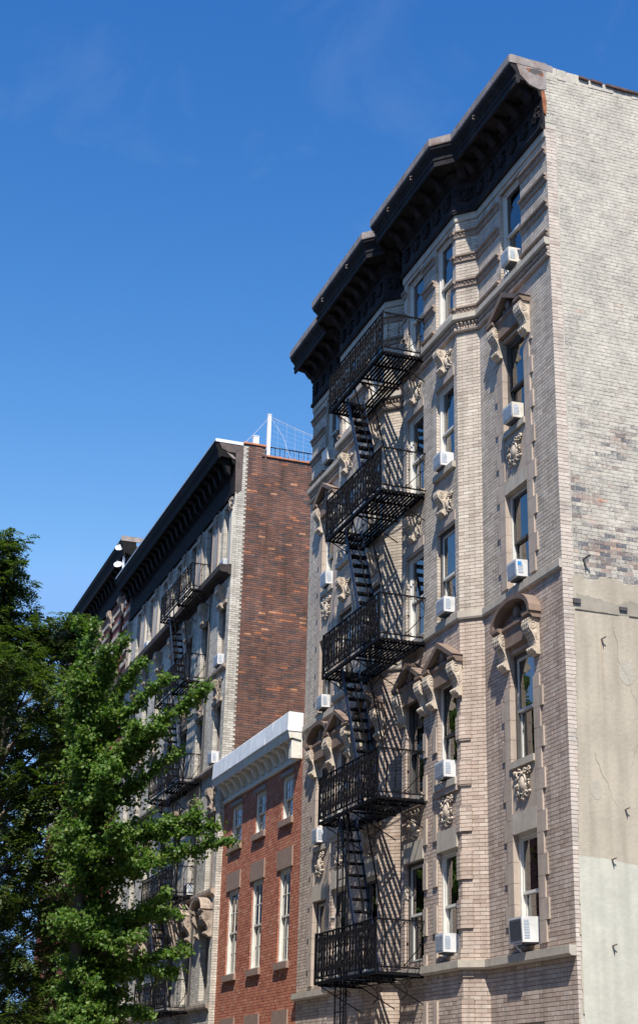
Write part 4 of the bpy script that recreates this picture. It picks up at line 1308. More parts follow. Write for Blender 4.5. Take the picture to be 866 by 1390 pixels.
for a, b in cols_r:
    for k, (z0, z1) in enumerate(rz_):
        window(row, FR, a, b, z0, z1, rec=0.055, casing='white', sash='white', grid=(3, 2) if k == 0 else (2, 2) , cw=0.075, rooms=rr, inside=random.choice(['shade', 'curtain', None]), cover=0.5)
        if k == 0:
            MB().box(FR, a - 0.10, b + 0.08, -0.08, 0.07, z0 - 0.15, z0).build('sill', MT['brown'], row)
            MB().box(FR, a - 0.06, b + 0.06, -0.02, 0.05, z1, z1 + 0.09).build('window_hood', MT['frame_b'], row)
        else:
            MB().box(FR, a - 0.16, b + 0.14, -0.10, 0.035, z1, z1 + 0.46).build('lintel', MT['brown'], row)
            MB().box(FR, a - 0.10, b + 0.08, -0.08, 0.07, z0 - 0.15, z0).build('sill', MT['brown'], row)
rr.build('room_shell', MT['room'], row)
PR = [(-20.0, 0.0), (-13.28, 0.0)]
m_ = MB(); sweep(m_, PR, [(0.0, 9.33), (0.06, 9.34), (0.07, 9.42), (0.03, 9.45), (0.03, 9.78), (0.26, 9.82), (0.33, 9.80), (0.35, 9.88), (0.37, 9.97), (0.0, 9.97)])
cr_ = m_.build('cornice', MT['white'], row)
m_ = MB()
pts = np.linspace(-20.03, -13.26, 12)
for a, b in zip(pts[:-1], pts[1:]):       # sheet metal fascia in lapped lengths, slightly buckled
    o1 = random.uniform(-0.006, 0.006)
    m_.prism(FR, [(0.0, 9.98), (0.38 + o1, 9.975), (0.40 + o1, 10.0), (0.385 - o1, 10.42), (0.36, 10.45), (0.0, 10.44)], a, b - 0.004)
m_.build('fascia', MT['whitemetal'], cr_)
bk = MB()
bk.prism(LOC, [(0.0, 0.0), (0.24, 0.0), (0.24, -0.05), (0.17, -0.09), (0.12, -0.20), (0.05, -0.30), (0.0, -0.32)], -0.07, 0.07)
bk.box(LOC, -0.085, 0.085, 0.0, 0.25, -0.03, 0.005)
bkm = bk.mesh('bracket', MT['white'], centre=False)[0]
for k in range(12):
    put('bracket', bkm, cr_, FR.mat(-19.72 + k * 0.565, 0.03, 9.80))
MB().box(FR, -13.50, -13.32, 0.0, 0.27, 9.34, 9.80).build('end_bracket', MT['white'], cr_)

# ================================================================== WHITE-FRONTED BUILDING WITH DARK CORNICE
cb = thing('apartment_building', 'sooty white-brick apartment building with a black overhanging cornice and dark brick side wall', 'building', (-27.0, 4, 0))
YC = -0.16
XC0, XC1 = -34.3, -20.0
FCF = Fr(0, YC, 1, 0)
FCS = Fr(-20.0, 0, 0, 1)
ccols = [(-21.13, -20.33)] + [(-23.10 - 1.965 * k, -22.27 - 1.965 * k) for k in range(6)]
crow = [(16.45, 18.55), (13.45, 15.32), (10.55, 12.38), (7.10, 9.22), (4.2, 6.3), (1.2, 3.2)]
ops_c = [(a, b, z0, z1) for a, b in ccols for z0, z1 in crow]
m_ = MB(); wall_sheet(m_, FCF, XC0, XC1, 0, 19.6, ops_c)
m_.poly([(XC0, YC, 0), (XC0, 12, 0), (XC0, 12, 20), (XC0, YC, 20)])
m_.build('wall', MT['whitemortar'], cb)
add_bricks('front_brickwork', brick_rows(FCF, XC0, XC1, 3.0, 18.8, ops_c, L=0.213, J=0.007), MT['whitebrick'], cb, kind='stuff')
m_ = MB(); m_.poly([(-20.012, YC, 0), (-20.012, 12, 0), (-20.012, 12, 20.05), (-20.012, YC, 20.05)])
m_.box(FCS, YC + 0.02, 0.74, -0.28, -0.012, 20.0, 20.37)
m_.build('side_wall', MT['darkmortar'], cb)
def cs_skip(u, z): return z > 20.0 and u > 0.74
add_bricks('party_brickwork', brick_rows(FCS, 0.20, 5.5, 8.0, 20.38, [], L=0.212, H=0.0685, J=0.010, dj=0.004, skip=cs_skip), MT['darkbrick'], cb, kind='stuff')
ss = []
for k in range(int(3 / BH), int(20.36 / BH)):
    w_ = 0.30 + (0.06 if k % 2 else 0.0)
    ss.append((FCS, YC, YC + 0.20 - BJ, -0.03, random.uniform(0, 0.003), k * BH + BJ / 2, (k + 1) * BH - BJ / 2, False) if k % 2 else (FCS, YC, YC + 0.10 - BJ, -0.03, random.uniform(0, 0.003), k * BH + BJ / 2, (k + 1) * BH - BJ / 2, False))
    ss.append((FCS, YC + (0.20 if k % 2 else 0.10), YC + w_ - 0.004, -0.03, random.uniform(0, 0.003), k * BH + BJ / 2, (k + 1) * BH - BJ / 2, False))
add_bricks('corner_brickwork', ss, MT['whitebrick'], cb, kind='stuff')
MB().box(FCF, XC0, XC1 - 0.05, -12, 0.0, 19.98, 20.04).build('roof', MT['roof'], cb)
for (a, b, z) in ((0.02, 0.30, 20.385), (0.305, 0.56, 20.385), (0.565, 0.76, 20.38)): MB().box(FCS, a, b, -0.3, 0.04, z, z + 0.055).build('coping_tile', MT['terracotta'], cb)
yy = 0.76
while yy < 5.4:
    tl = MB().box(FCS, yy + 0.006, yy + 0.42, -0.3, 0.05, 20.055, 20.10 + random.uniform(0, 0.012)); tl.box(FCS, yy + 0.42, yy + 0.466, -0.31, 0.06, 20.05, 20.125)
    tl.build('coping_tile', MT['terracotta'], cb)
    yy += 0.46
# courses
PC = [(XC0, YC), (XC1, YC)]
for (nm, z0, z1, pr) in (('shelf', 16.16, 16.42, 0.36), ('string_course', 13.28, 13.42, 0.10), ('string_course', 10.38, 10.53, 0.16), ('string_course', 6.92, 7.08, 0.12), ('string_course', 3.95, 4.1, 0.1)):
    m_ = MB(); sweep(m_, PC, [(-0.02, z0 - 0.05), (pr * 0.25, z0 - 0.04), (pr * 0.3, z0), (pr * 0.92, z0 + 0.02), (pr, z0 + 0.06), (pr, z1 - 0.02), (-0.02, z1)])
    m_.build(nm, MT['cshelf'] if nm == 'shelf' else MT['cstone'], cb)
rc = MB()
for ci, (a, b) in enumerate(ccols):
    for k, (z0, z1) in enumerate(crow[:5]):
        window(cb, FCF, a, b, z0, z1, rec=0.20, casing='frame_b', sash='frame_b', rooms=rc, inside=random.choice([None, 'shade', None]), cover=0.4, cw=0.10)
        uc = (a + b) / 2
        if k in (1,):
            put('keystone', CARV['ckey'], cb, FCF.mat(uc, 0.0, z1 + 0.62))
            MB().box(FCF, a - 0.08, b + 0.08, -0.05, 0.06, z1, z1 + 0.10).build('lintel', MT['cstone'], cb)
        elif k in (2, 3):
            put('keystone_cartouche', CARV['cpanel'], cb, FCF.mat(uc, 0.0, z1 + 0.30))
            put('keystone', CARV['ckey'], cb, FCF.mat(uc, 0.0, z1 + 0.66) @ Matrix.Scale(0.85, 4))
            MB().box(FCF, a - 0.08, b + 0.08, -0.05, 0.07, z1 - 0.02, z1 + 0.08).build('lintel', MT['cstone'], cb)
        elif k == 4:
            pediment(cb, FCF, uc, z1 + 0.12, 0.62, 0.34, arch=(ci in (0, 6)), mt='cstone', h=0.36, op=0.38, cwid=0.24, ck='ccorbel')
        if k == 0:
            pass
    # piers of the top storey
for k in range(8):
    x = -20.10 if k == 0 else -21.70 - 1.965 * (k - 1)
    if k == 7: x = -34.0
    hw = 0.17 if k in (0, 7) else 0.34
    p_ = MB().box(FCF, x - hw, x + hw * (0.5 if k == 0 else 1), -0.01, 0.07, 16.44, 18.4).build('pier', MT['whitebrick'], cb)
    put('pier_capital', CARV['capital'], cb, FCF.mat(x, 0.07, 18.35))
    for s in (-1, 1):
        if k: MB().box(FCF, x + s * (hw - 0.03) - 0.03, x + s * (hw - 0.03) + 0.03, 0.07, 0.10, 16.44, 18.6).build('pier_edge', MT['frame_b'], cb)
rc.build('room_shell', MT['room'], cb)
# tall thin rainwater pipe
MB().tube([(-22.0, YC - 0.06, 16.1), (-22.0, YC - 0.06, 4.0)], 0.03, 6).build('rain_pipe', MT['frame_d'], cb)
# cornice
m_ = MB()
sweep(m_, PC, [(0.0, 18.66), (0.08, 18.68), (0.09, 18.78), (0.05, 18.85), (0.05, 19.62), (0.14, 19.70), (0.16, 19.82), (0.50, 19.86), (0.52, 19.80), (0.57, 19.80), (0.60, 20.0), (0.66, 20.12), (0.70, 20.28), (0.70, 20.33), (0.0, 20.35)])
cc = m_.build('cornice', MT['cdark'], cb)
m_ = MB(); sweep(m_, [(XC0, YC), (XC1 + 0.01, YC)], [(0.60, 20.335), (0.715, 20.335), (0.72, 20.375), (0.0, 20.40), (0.0, 20.355)]); m_.build('roof_edge', MT['flash'], cc)
MB().box(FCS, -0.86, 0.02, -0.05, 0.03, 20.30, 20.40).build('fascia_return', MT['whitemetal'], cc)
MB().uprism(FCS, [(-0.74, 20.29), (-0.64, 20.10), (-0.44, 20.02), (-0.20, 20.02), (-0.17, 18.8), (-0.1, 18.72), (0.03, 18.85), (0.03, 20.29)], -0.02, 0.016).build('end_panel', MT['cbrown'], cc)
MB().uprism(FCS, [(-0.50, 20.0), (-0.3, 19.93), (-0.17, 19.80), (-0.30, 19.83)], -0.02, 0.02).build('torn_metal', MT['fascia'], cc)
mod2 = MB(); mod2.prism(LOC, [(0.0, 0.0), (0.32, 0.0), (0.33, -0.07), (0.2, -0.14), (0.1, -0.42), (0.0, -0.50)], -0.10, 0.10)
mm2 = mod2.mesh('bracket', MT['cdark'], centre=False)[0]
for k in range(24): put('bracket', mm2, cc, FCF.mat(-20.25 - k * 0.60, 0.15, 19.85))
MB().tube([(-23.07, -0.88, 20.45), (-23.2, -0.72, 20.05), (-23.56, -0.3, 19.5)], 0.014, 4).build('hanging_cable', MT['fascia'], cc)

G2 = 'air conditioners of the white-brick building'
ac_unit('white air conditioner near the corner of the sooty white-brick building, above its thin course', FCF, -20.72, 13.5, group=G2, w=0.44)
ac_unit('white air conditioner half hidden behind the end of the white rowhouse cornice', FCF, -20.72, 10.6, group=G2, w=0.44)
ac_unit('grey air conditioner among the leaves near the lowest arched hood', FCF, -22.68, 7.16, grille='acd', group=G2, w=0.44)
ac_unit('white air conditioner standing on the dark shelf at the left of the white-brick top storey', FCF, -30.5, 16.5, group=G2, w=0.44)
ac_unit('small white air conditioner on the right end of the dark shelf under the black cornice', FCF, -20.72, 16.5, group=G2, w=0.45, h=0.28)

fire_escape('black iron fire escape with scrolled balconies on the sooty white-brick building, partly behind leaves', (-24.0, YC, 0),
            -26.0, -22.15, YC, 0.68, [16.28, 13.40, 10.35, 7.10, 4.0], (-25.3, -23.9, 0.20, 0.62), 1.5, h=0.80, slatpitch=0.085, balsp=0.20, group='fire escapes')

# roof top bits of that building
pt = thing('netting_post', 'tall white post on the terracotta-coped roof edge', 'post', (-20.1, 0.84, 20.1))
me, Mc = MB().box(Fr(-20.1, 0, 0, 1), 0.79, 0.90, -0.06, 0.05, 20.08, 21.52).mesh('post', MT['whitemetal']); put('post', me, pt, Mc)
me, Mc = MB().box(Fr(-20.1, 0, 0, 1), 0.78, 0.91, -0.07, 0.06, 21.52, 21.55).mesh('post_cap', MT['whitemetal']); put('post_cap', me, pt, Mc)
ch = thing('vent_box', 'small white vent box on the roof corner beside the tall post', 'vent', (-20.14, 0.44, 20.44))
me, Mc = MB().box(Fr(-20.14, 0, 0, 1), 0.36, 0.53, -0.08, 0.08, 20.44, 20.72).mesh('vent_body', MT['whitemetal']); put('vent_body', me, ch, Mc)
me, Mc = MB().box(Fr(-20.14, 0, 0, 1), 0.35, 0.54, -0.09, 0.09, 20.72, 20.745).mesh('vent_cap', MT['whitemetal']); put('vent_cap', me, ch, Mc)
nt_ = thing('bird_netting', 'fine pale netting slung from the tall white roof post', 'netting', (-20.15, 1.6, 20.5))
nb = MB()
A_ = Vector((-20.1, 0.86, 21.50)); B_ = Vector((-20.1, 3.4, 20.85)); C_ = Vector((-20.3, 0.1, 20.5))
def sag(a, b, s, n=10): return [tuple(a.lerp(b, i / n) - Vector((0, 0, s * 4 * (i / n) * (1 - i / n)))) for i in range(n + 1)]
nb.tube(sag(A_, B_, 0.07), 0.009, 4); nb.tube(sag(A_, C_, 0.04), 0.008, 4)
for k in range(1, 9):
    q0 = A_.lerp(B_, k / 9)
    nb.tube([tuple(q0), (q0.x, q0.y, 20.14)], 0.0022, 3)
for k in range(0, 7):
    nb.tube(sag(Vector((-20.1, 0.86, 21.4 - k * 0.18)), Vector((-20.1, 3.4, 20.8 - k * 0.1)), 0.05), 0.0022, 3)
nb.tube([tuple(A_), (-20.1, 1.3, 20.9), (-20.1, 1.6, 20.12)], 0.006, 3)
me, Mc = nb.mesh('net', MT['net']); put('net', me, nt_, Mc)
rl = thing('roof_railing', 'low black railing along the roof edge behind the white post', 'railing', (-20.25, 2.4, 20.1))
for (z0, z1, nm) in ((20.50, 20.53, 'top_rail'), (20.16, 20.175, 'bottom_rail')):
    me, Mc = MB().box(Fr(-20.25, 0, 0, 1), 0.95, 5.2, -0.012, 0.012, z0, z1).mesh(nm, MT['iron']); put(nm, me, rl, Mc)
rbm = MB().box(LOC, -0.007, 0.007, -0.007, 0.007, 0, 0.42).mesh('baluster', MT['iron'], centre=False)[0]
for k in range(28): put('baluster', rbm, rl, Matrix.Translation(Vector((-20.25, 0.97 + k * 0.155, 20.1))))

# satellite dishes on a pole between the roofs
ds = thing('satellite_dish', 'two small white dishes on one pale pole, between the two dark cornices', 'satellite dish', (-34.6, -0.55, 20.3))
me, Mc = MB().tube([(-34.6, -0.55, 20.2), (-34.6, -0.55, 22.1)], 0.05, 8).mesh('pole', MT['whitemetal']); put('pole', me, ds, Mc)
for (z, ) in ((21.75,), (21.05,)):
    d_ = MB()
    n = 12
    c0 = Vector((-34.55, -0.78, z))
    ax = Vector((0.75, -0.35, 0.45)).normalized(); p1 = ax.cross(Vector((0, 0, 1))).normalized(); p2 = ax.cross(p1)
    rings = []
    for rr_, off in ((0.0, -0.05), (0.10, -0.035), (0.17, 0.0)):
        rings.append([tuple(c0 + p1 * rr_ * math.cos(2 * math.pi * i / n) + p2 * rr_ * math.sin(2 * math.pi * i / n) + ax * off) for i in range(n)])
    for q in range(2):
        for i in range(n): d_.poly([rings[q][i], rings[q][(i + 1) % n], rings[q + 1][(i + 1) % n], rings[q + 1][i]])
    d_.tube([tuple(c0 - ax * 0.06), (-34.6, -0.55, z - 0.05)], 0.02, 5)
    d_.tube([tuple(c0 + p2 * 0.16), tuple(c0 + ax * 0.2)], 0.012, 4)
    me, Mc = d_.mesh('dish', MT['ac']); put('dish', me, ds, Mc)

# ================================================================== STRIPED RED BUILDING BEYOND
db = thing('apartment_building', 'dark red brick building with white stone stripes and black cornice, farthest left beyond the trees', 'building', (-41, 4, 0))
XD0, XD1 = -50.0, -34.3
dcols = [(-35.55 - 2.1 * k - 0.7, -35.55 - 2.1 * k) for k in range(7)]
drow = [(17.2, 19.6), (14.0, 16.2), (10.8, 13.0), (7.6, 9.8), (4.4, 6.6)]
ops_d = [(a, b, z0, z1) for a, b in dcols for z0, z1 in drow]
m_ = MB(); wall_sheet(m_, FCF, XD0, XD1, 0, 21.8, ops_d)
m_.poly([(XD1, YC, 18), (XD1, 12, 18), (XD1, 12, 21.8), (XD1, YC, 21.8)])
m_.poly([(XD0, YC, 0), (XD0, 12, 0), (XD0, 12, 21.8), (XD0, YC, 21.8)])
m_.build('wall', MT['dmortar'], db)
add_bricks('brickwork', brick_rows(FCF, XD0, XD1, 6.0, 20.4, ops_d, L=0.213, J=0.006), MT['dred'], db, kind='stuff')
MB().box(FCF, XD0, XD1, -12, 0.0, 21.7, 21.75).build('roof', MT['roof'], db)
gaps = [(XD0, dcols[-1][0])] + [(dcols[i + 1][1], dcols[i][0]) for i in range(6)] + [(dcols[0][1], XD1)]
z = 16.6
while z < 20.2:
    for (a, b) in gaps:
        MB().box(FCF, a + 0.0, b - 0.0, -0.01, 0.045, z, z + 0.17).build('stone_band', MT['sill'], db)
    z += 0.52
for z in (13.6, 10.4):
    MB().box(FCF, XD0, XD1, -0.01, 0.08, z - 0.1, z + 0.1).build('string_course', MT['sill'], db)
MB().box(FCF, XD0, XD1, -0.01, 0.30, 16.25, 16.5).build('shelf', MT['cbrown'], db)
rd = MB()
for (a, b) in dcols:
    for k, (z0, z1) in enumerate(drow):
        window(db, FCF, a, b, z0, z1, rec=0.16, casing='frame_b', sash='frame_b', rooms=rd, cw=0.08)
        MB().box(FCF, a - 0.15, b + 0.15, -0.02, 0.06, z1, z1 + 0.25).build('lintel', MT['sill'], db)
    put('keystone', CARV['ckey'], db, FCF.mat((a + b) / 2, 0.0, 20.15))
rd.build('room_shell', MT['room'], db)
m_ = MB()
sweep(m_, [(XD0, YC), (XD1, YC)], [(0.0, 20.3), (0.08, 20.32), (0.09, 20.42), (0.05, 20.5), (0.05, 21.3), (0.14, 21.4), (0.42, 21.5), (0.42, 21.42), (0.47, 21.42), (0.50, 21.7), (0.58, 21.9), (0.60, 22.08), (0.0, 22.1)])
dc = m_.build('cornice', MT['cdark'], db)
MB().box(Fr(XD1, 0, 0, 1), -0.78, 0.6, -0.04, 0.02, 21.96, 22.16).build('fascia_return', MT['fascia'], dc)
for k in range(26): put('bracket', mm2, dc, FCF.mat(-34.6 - k * 0.6, 0.12, 21.42) @ Matrix.Scale(0.85, 4))
ac_unit('white air conditioner in a striped red window just above the green branches', FCF, -37.9, 17.25, group=None, w=0.44)

# ================================================================== ROW ACROSS THE STREET (seen only mirrored in the panes)
FO = Fr(0, -19.5, -1, 0)
for bi, (x0, x1, h_, col) in enumerate(((-12, 8, 15, 'redbrick'), (8, 30, 16, 'opp'), (30, 52, 15, 'whitebrick'), (-30, -12, 13, 'opp'), (-46, -30, 15, 'redbrick'), (-64, -46, 14, 'opp'), (-85, -64, 17, 'whitebrick'), (-110, -85, 15, 'opp'))):
    ob_ = thing('apartment_building', ['red brick building across the street, opposite the painted side wall', 'tan brick building across the street, between the red and pale ones', 'pale brick building across the street, at the near end of the row', 'plain tan brick building across the street, facing the rowhouse', 'red brick building across the street, opposite the sooty white-brick front', 'tan brick building across the street, opposite the striped red building',
                                       'pale brick building across the street, far along towards the striped one', 'tan brick building across the street, last of its row'][bi], 'building', ((x0 + x1) / 2, -24, 0))
    o_cols = []
    u = -x1 + 1.2
    while u < -x0 - 1.6: o_cols.append((u, u + 0.95)); u += 2.3
    oo = [(a, b, z, z + 1.8) for (a, b) in o_cols for z in np.arange(1.2, h_ - 2.5, 3.1)]
    m_ = MB(); wall_sheet(m_, FO, -x1, -x0, 0, h_, oo, rev=0.25)
    m_.poly([FO.P(-x1, -0.012, 0), FO.P(-x1, -12, 0), FO.P(-x1, -12, h_), FO.P(-x1, -0.012, h_)])
    m_.poly([FO.P(-x0, -0.012, 0), FO.P(-x0, -12, 0), FO.P(-x0, -12, h_), FO.P(-x0, -0.012, h_)])
    m_.build('wall', MT[col], ob_)
    g_ = MB()
    for (a, b, z0, z1) in oo: g_.box(FO, a, b, -0.2, -0.19, z0, z1)
    g_.build('window_row', MT['frame_d'], ob_, kind='stuff')
    MB().box(FO, -x1, -x0, -12, 0.5, h_, h_ + 0.4).build('cornice', MT['cdark'], ob_)


# ================================================================== TREES
def vunit():
    v = rng.normal(size=3); return v / np.linalg.norm(v)


def fan_leaves(centres, normals, size):
    """small fan shaped leaves: one triangle-pair each"""
    n = len(centres)
    a = np.cross(normals, rng.normal(size=(n, 3))); a /= np.linalg.norm(a, axis=1)[:, None]
    b = np.cross(normals, a)
    s = size * rng.uniform(0.7, 1.25, size=(n, 1))
    c = np.array(centres)
    p0 = c - b * s * 0.5
    p1 = c - a * s * 0.62 + b * s * 0.32 + normals * s * 0.12
    p2 = c + b * s * 0.50
    p3 = c + a * s * 0.62 + b * s * 0.32 + normals * s * 0.12
    v = np.stack([p0, p1, p2, p3], 1).reshape(-1, 3)
    f = (np.array([(0, 3, 2, 1)])[None] + (np.arange(n) * 4)[:, None, None]).reshape(-1, 4)
    return v, f


def mesh_np(name, v, f, m, parent, **props):
    c = (v.min(0) + v.max(0)) / 2
    me = bpy.data.meshes.new(name)
    me.from_pydata((v - c).tolist(), [], f.tolist())
    me.materials.append(m); me.update()
    return put(name, me, parent, Matrix.Translation(Vector(c)), **props)


# --- ginkgo: long arms thick with fan leaves
gk = thing('ginkgo_tree', 'bright green ginkgo with long leafy arms reaching in front of the white and red buildings', 'tree', (-14.9, -4.7, 0.0))
arms = [((-13.53, -5.15, 9.4), (-11.85, -4.39, 10.82), 0.22), ((-13.41, -5.02, 9.56), (-11.49, -3.83, 10.42), 0.24), ((-13.78, -4.68, 8.46), (-10.89, -3.06, 10.15), 0.34),
        ((-13.97, -4.41, 7.84), (-12.01, -3.37, 8.89), 0.26), ((-14.33, -4.45, 7.04), (-11.95, -2.82, 7.56), 0.42), ((-14.51, -4.37, 6.57), (-11.57, -2.29, 6.98), 0.36),
        ((-14.99, -4.16, 5.31), (-12.92, -3.02, 5.5), 0.4), ((-14.69, -4.48, 6.25), (-12.05, -3.73, 6.46), 0.42), ((-13.34, -5.42, 10.02), (-12.15, -5.07, 11.16), 0.24),
        ((-13.31, -5.52, 10.18), (-12.58, -5.41, 11.77), 0.3), ((-14.01, -5.44, 9.82), (-13.19, -5.59, 12.06), 0.28), ((-14.02, -4.95, 8.14), (-11.61, -4.45, 9.32), 0.4),
        ((-14.11, -4.82, 7.82), (-11.57, -4.8, 8.37), 0.45), ((-14.5, -4.74, 6.88), (-11.81, -4.57, 7.15), 0.45), ((-15.1, -4.67, 5.45), (-13.52, -4.09, 4.71), 0.4),
        ((-15.41, -4.55, 4.67), (-13.29, -2.86, 4.29), 0.4), ((-15.77, -4.39, 3.72), (-13.82, -3.25, 3.37), 0.4), ((-15.2, -4.88, 7.99), (-15.13, -5.22, 9.72), 0.4), ((-15.82, -4.61, 6.37), (-16.06, -5.41, 7.74), 0.4)]
arms[17:17] = [((-14.33, -4.45, 7.04), (-11.75, -2.55, 7.28), 0.36), ((-15.29, -4.41, 4.83), (-12.53, -3.32, 5.84), 0.4), ((-15.2, -4.54, 5.14), (-12.76, -3.78, 4.9), 0.4), ((-13.69, -4.81, 8.77), (-11.74, -3.92, 9.4), 0.3), ((-13.11, -5.14, 10.35), (-12.05, -4.73, 11.39), 0.2), ((-15.53, -4.31, 4.2), (-12.73, -2.78, 4.72), 0.4)]
TR = [Vector((-14.9, -4.7, 0)), Vector((-14.8, -4.75, 3)), Vector((-14.5, -4.85, 6)), Vector((-14.0, -5.1, 9)), Vector((-13.5, -5.4, 11.6))]
tk = MB(); tk.tube([tuple(p) for p in TR], 0.19, 9, 0.04)
tk.build('trunk', MT['bark'], gk, smooth=True)
limb = MB(); cen = []; nor = []
rr = random.Random(5)
def on_trunk(TR_, z):
    z = max(TR_[0].z, min(TR_[-1].z - 0.01, z))
    for p, q in zip(TR_[:-1], TR_[1:]):
        if p.z <= z <= q.z: return p.lerp(q, (z - p.z) / (q.z - p.z))
# further arms in all directions round the trunk
for k in range(62):
    z = rr.choice([2.2, 3.0, 3.9, 5.2, 6.6, 7.5, 8.5, 9.5]) + rr.uniform(-0.25, 0.35)
    root = on_trunk(TR, z)
    az = rr.uniform(-math.pi, math.pi)
    ln = rr.uniform(0.9, 2.1) * (1.0 - abs(z - 6.0) / 11.0)
    el = rr.uniform(-0.1, 0.75)
    d = Vector((math.cos(az) * math.cos(el), math.sin(az) * math.cos(el), math.sin(el)))
    if k % 4 == 0: d = (d * 0.6 - f_ * 0.8).normalized()
    if (d * ln).dot(r_) < -0.22 or (d * ln).dot(r_) > 1.35: continue
    arms.append((tuple(root + d * ln * 0.25 + Vector((0, 0, 0.15))), tuple(root + d * ln), rr.uniform(0.26, 0.5)))
def leaf_at(p):
    cen.append([p.x, p.y, p.z])
    w3 = Vector(vunit()) * 0.9 + Vector((0.25, -0.35, 0.5)); w3.normalize(); nor.append(list(w3))
for z in (3.2, 4.3, 5.4, 6.3, 7.4):
    root = on_trunk(TR, z)
    d = (-f_ * 0.9 + r_ * rr.uniform(-0.25, 0.35) + Vector((0, 0, 0.25))).normalized()
    arms.append((tuple(root + d * 0.2), tuple(root + d * 0.9), 0.42))
for ai, (a, b, rad) in enumerate(arms):
    A, B = Vector(a), Vector(b)
    root = on_trunk(TR, max(1.5, A.z - 0.8))
    wob = [Vector((rr.gauss(0, .07), rr.gauss(0, .07), rr.gauss(0, .09))) for _ in range(3)]
    axis = [root, A, A.lerp(B, 0.3) + wob[0], A.lerp(B, 0.6) + wob[1] + Vector((0, 0, 0.05)), B]
    limb.tube([tuple(p) for p in axis], 0.05, 5, 0.010)
    def along(t):
        t = max(0, min(0.9999, t)) * 4; i_ = int(t)
        return axis[i_].lerp(axis[i_ + 1], t - i_)
    Ln = (B - A).length
    main_arm = ai < 23
    if 17 <= ai < 23: rad *= 0.75
    nsp = int((14 if main_arm else 8) + Ln * (17 if main_arm else 9))
    for k in range(nsp):
        t_ = (k + rr.random()) / nsp * 0.92 + 0.10 if main_arm else rr.uniform(0.16, 1.0)
        c = along(t_)
        R_ = rad * (1.3 - 0.85 * t_) * rr.uniform(0.45, 1.6) + 0.05
        # one spray: a short shoot with leaves clustered round it
        d = (B - A).normalized() * 0.6 + Vector(vunit()); d.z = d.z * 0.55 + 0.05; d.normalize()
        tip = c + d * R_
        if rr.random() < 0.6: limb.tube([tuple(c), tuple(tip)], 0.006, 3)
        m_l = int(20 + 34 * R_ / 0.4)
        for s_i in range(m_l):
            u_ = rr.random()
            q = c.lerp(tip, u_)
            sp = 0.045 + 0.045 * u_
            leaf_at(Vector((q.x + rr.gauss(0, sp), q.y + rr.gauss(0, sp), q.z + rr.gauss(0, sp * 0.75))))
    for k in range(int(Ln * 40)):
        q = along(rr.uniform(0.3, 1.0))
        leaf_at(q + Vector((rr.gauss(0, .055), rr.gauss(0, .055), rr.gauss(0, .05))))
limb.build('branches', MT['bark'], gk)
v, f = fan_leaves(np.array(cen), np.array(nor), 0.074)
mesh_np('crown', v, f, MT['leafB'], gk, kind='stuff')

# --- tree with feathery compound leaves
at = thing('shade_tree', 'large dark green tree with feathery leaves and olive tips at the left edge', 'tree', (-19.6, -6.4, 0.0))
TA = [Vector((-19.6, -6.4, 0)), Vector((-19.5, -6.35, 3.5)), Vector((-19.3, -6.4, 7)), Vector((-19.1, -6.5, 10.5)), Vector((-19.0, -6.8, 14.4))]
tk = MB(); tk.tube([tuple(p) for p in TA], 0.30, 10, 0.05); tk.build('trunk', MT['bark'], at, smooth=True)
blobs = [((-18.43, -7.12, 15.38), 0.44), ((-18.26, -6.86, 15.57), 0.36), ((-18.88, -7.14, 14.36), 0.8), ((-18.69, -6.58, 14.37), 0.6), ((-18.94, -6.14, 13.46), 0.7), ((-19.35, -6.62, 12.89), 1.0),
         ((-18.99, -5.58, 12.92), 0.7), ((-18.54, -5.01, 13.49), 0.44), ((-18.47, -4.67, 13.41), 0.36), ((-19.0, -5.14, 12.56), 0.8), ((-19.68, -5.94, 11.61), 1.2), ((-19.36, -4.77, 11.46), 1.0),
         ((-18.88, -4.11, 12.03), 0.5), ((-20.37, -6.73, 10.66), 1.2), ((-20.19, -5.29, 9.96), 1.2), ((-19.93, -4.32, 9.8), 0.9), ((-20.95, -6.05, 8.83), 1.4), ((-20.7, -4.64, 8.31), 1.0),
         ((-21.72, -5.94, 6.97), 1.4), ((-21.33, -4.59, 6.83), 1.2), ((-21.35, -3.72, 6.11), 0.7), ((-22.16, -5.11, 5.33), 1.4), ((-23.07, -5.59, 3.65), 1.6), ((-22.54, -4.08, 3.69), 1.2),
         ((-19.99, -7.97, 12.48), 1.2), ((-21.19, -7.9, 9.7), 1.4), ((-22.19, -7.26, 6.94), 1.4)]
blobs += [((-18.68, -7.01, 14.73), 0.56), ((-18.44, -6.57, 14.93), 0.44), ((-18.67, -7.45, 15.09), 0.8), ((-18.91, -5.83, 13.28), 0.5), ((-19.07, -6.52, 13.45), 0.9), ((-19.67, -6.59, 12.15), 1.0), ((-18.66, -4.64, 12.94), 0.4), ((-18.75, -5.36, 13.3), 0.44), ((-19.23, -5.8, 12.54), 0.8), ((-18.8, -4.36, 12.4), 0.44), ((-19.3, -7.4, 13.61), 1.0)]
